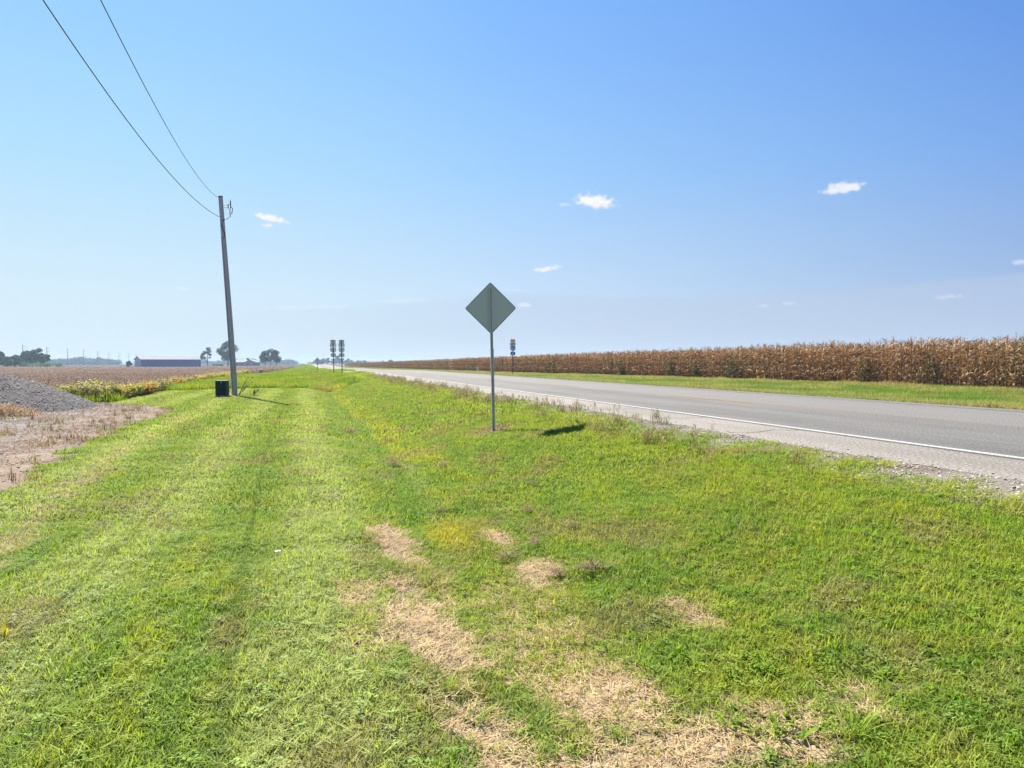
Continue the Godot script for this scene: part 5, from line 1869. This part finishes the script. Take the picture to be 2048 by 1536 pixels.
func lawn_litter() -> void:
	# dry clippings that lie in clumps where the mower dropped them
	var m := leafy("clippings", Color(0.6, 0.5, 0.3), 0.85)
	var places := ["largest clump of brown clippings, right of the worn strip's upper end", "brown clippings clump just left of the largest clump", "clippings clump beyond the two largest clumps", "clippings clump at the right end of the small bare spot", "small clippings clump alone right of the middle clumps", "clippings clump on the slope, farther than the lone right one", "small clippings clump above the yellow grass patch", "clippings clump farther right on the mown slope", "widest far clippings clump, left of the ditch crease toward the posts", "far clippings clump right of the ditch crease", "clippings clump halfway between the sign and the ditch crease", "clippings clump on the slope left of the sign's foot", "clippings clump on the slope nearest the sign's foot"]
	var spots := [[2.26, 5.57, 1.5], [2.01, 5.75, 1.1], [2.13, 6.65, 0.9], [1.8, 6.5, 1.1], [2.6, 6.9, 0.8], [2.45, 7.9, 0.9], [1.66, 9.0, 0.7], [2.9, 9.2, 0.8], [1.2, 19.0, 1.4], [1.95, 17.0, 1.0], [1.6, 13.4, 0.9], [2.3, 12.2, 0.9], [2.75, 10.6, 0.8]]
	var proto: Node3D = null
	for k in spots.size():
		var o: Node3D
		if proto == null:
			proto = thing("clippings_clump", "small brown clump of dry grass clippings lying on the mown slope of the ditch", "grass clippings", Vector3.ZERO, 0.0, "clumps of dry clippings on the lawn")
			var mb := MB.new()
			for j in 260:
				var u := Vector3(rng.randfn() * 0.06, 0, rng.randfn() * 0.032)
				mb.blade(u + Vector3(0, rng.randf() * 0.035, 0), rng.randf() * TAU, rng.randf_range(0.03, 0.075), 0.003, rng.randf_range(0.7, 1.7), rng.randf_range(-0.5, 0.6), Color(0.22, 0.165, 0.1) * rng.randf_range(0.3, 1.4))
			part("clippings", mb.done(), m, proto)
			o = proto
		else:
			o = proto.duplicate()
			o.name = numbered("clippings_clump")
			add_child(o)
		o.set_meta("label", places[k])
		o.position = pt(spots[k][0], spots[k][1], 0.045)
		o.rotation.y = k * 2.1
		var s: float = spots[k][2] * (1.0 if spots[k][1] < 10.0 else 1.6)
		o.scale = Vector3(s, s * 0.9, s)
	# broad-leaved weeds and coarse tufts near the camera
	var lm := leafy("broad_leaves", Color(0.85, 0.92, 0.4), 0.8, 0.15)
	var plants := [[2.28, 2.95, "plantain", 0.15, "broad leaved green weed rosette at the lower right beside the dead grass"], [2.1, 3.12, "plantain", 0.12, "dark green weed rosette just left of the lower right rosette"], [2.5, 3.55, "plantain", 0.13, "weed rosette in the dark green patch right of the worn strip"], [2.2, 3.85, "plantain", 0.11, "weed rosette at the worn strip's right edge"], [2.95, 3.2, "plantain", 0.1, "bright small weed rosette in the lawn at lower right"], [2.75, 4.2, "plantain", 0.1, "weed rosette in the lawn right of the bare spot"]]
	for p in plants:
		var o := thing("weed_rosette", p[4], "weed", pt(p[0], p[1]))
		var mb := MB.new()
		for k in 60:
			var a := rng.randf() * TAU
			var q := sqrt(rng.randf()) * 0.15
			mb.arch(Vector3(cos(a) * q, 0.0, sin(a) * q), rng.randf() * TAU, p[3] * rng.randf_range(0.4, 0.75), 0.018, rng.randf_range(0.6, 1.3), rng.randf_range(0.3, 0.9), 4, Color(0.1, 0.2, 0.016).lerp(Color(0.24, 0.32, 0.05), rng.randf()) * rng.randf_range(0.8, 1.3))
		part("leaves", mb.done(), lm, o)
	var coarse := [[1.15, 3.55, 0.2, Color(0.16, 0.2, 0.07), "wiry grey green grass tuft standing in the worn strip"], [0.74, 3.95, 0.2, Color(0.09, 0.17, 0.03), "dark grass tuft leaning into the worn strip from the left"], [0.85, 3.62, 0.17, Color(0.1, 0.18, 0.03), "coarse grass tuft at the left edge of the worn strip, nearest the camera"], [1.0, 6.2, 0.14, Color(0.12, 0.2, 0.05), "small bluish grass tuft at the worn strip's far left edge"], [2.4, 2.75, 0.24, Color(0.11, 0.2, 0.025), "tall coarse grass tuft at the bottom edge, lower right"], [1.55, 4.5, 0.13, Color(0.25, 0.26, 0.05), "yellow green grass tuft in the middle of the worn strip"]]
	for c in coarse:
		var o := thing("grass_tuft", c[4], "grass tuft", pt(c[0], c[1]))
		var mb := MB.new()
		for k in 46:
			var a := rng.randf() * TAU
			var q := rng.randf() * 0.07
			mb.arch(Vector3(cos(a) * q, -0.01, sin(a) * q), rng.randf() * TAU, c[2] * rng.randf_range(0.4, 1.1), 0.0045, rng.randf_range(0.2, 1.2), rng.randf_range(0.3, 1.3), 4, (c[3] * 1.5).lerp(YELLOW, rng.randf() * 0.5) * rng.randf_range(0.6, 1.4))
		part("blades", mb.done(), lm, o)
	# litter
	var paper := thing("paper_scrap", "small white scrap of litter lying on the lawn left of the ditch", "litter", pt(-0.2, 6.72, 0.04), 0.4)
	paper.scale = Vector3.ONE * 0.75
	var mb := MB.new()
	var g := []
	for j in 4:
		for i in 5:
			g.append(Vector3((i - 2) * 0.018, 0.012 * absf(sin(i * 1.9 + j * 2.3)), (j - 1.5) * 0.014))
	for j in 3:
		for i in 4:
			var a := j * 5 + i
			mb.quad(g[a], g[a + 1], g[a + 6], g[a + 5], Color.WHITE, Vector3.UP)
	part("scrap", mb.done(), mat("white_paper", Color(0.75, 0.75, 0.75), 0.6), paper)
	var leaf := thing("dead_leaf", "curled dark brown leaf on the lawn beyond the white scrap", "leaf", pt(-0.13, 7.78, 0.04))
	mb = MB.new()
	for k in 5:
		mb.arch(Vector3(0, 0, 0), k * 1.3, 0.06, 0.035, 0.9, 1.6, 4, Color(0.09, 0.055, 0.03))
	part("blade", mb.done(), leafy("dead_leaf", Color(0.4, 0.3, 0.2)), leaf)
	var yl := thing("yellow_leaf", "upright yellow leaf in the lawn at the left edge", "leaf", pt(-1.72, 5.07, 0.02))
	mb = MB.new()
	mb.arch(Vector3.ZERO, 2.6, 0.1, 0.035, -0.1, 0.5, 5, Color(0.6, 0.45, 0.04))
	mb.arch(Vector3.ZERO, 0.9, 0.07, 0.03, 0.3, 0.6, 5, Color(0.5, 0.42, 0.05))
	part("blade", mb.done(), lm, yl)
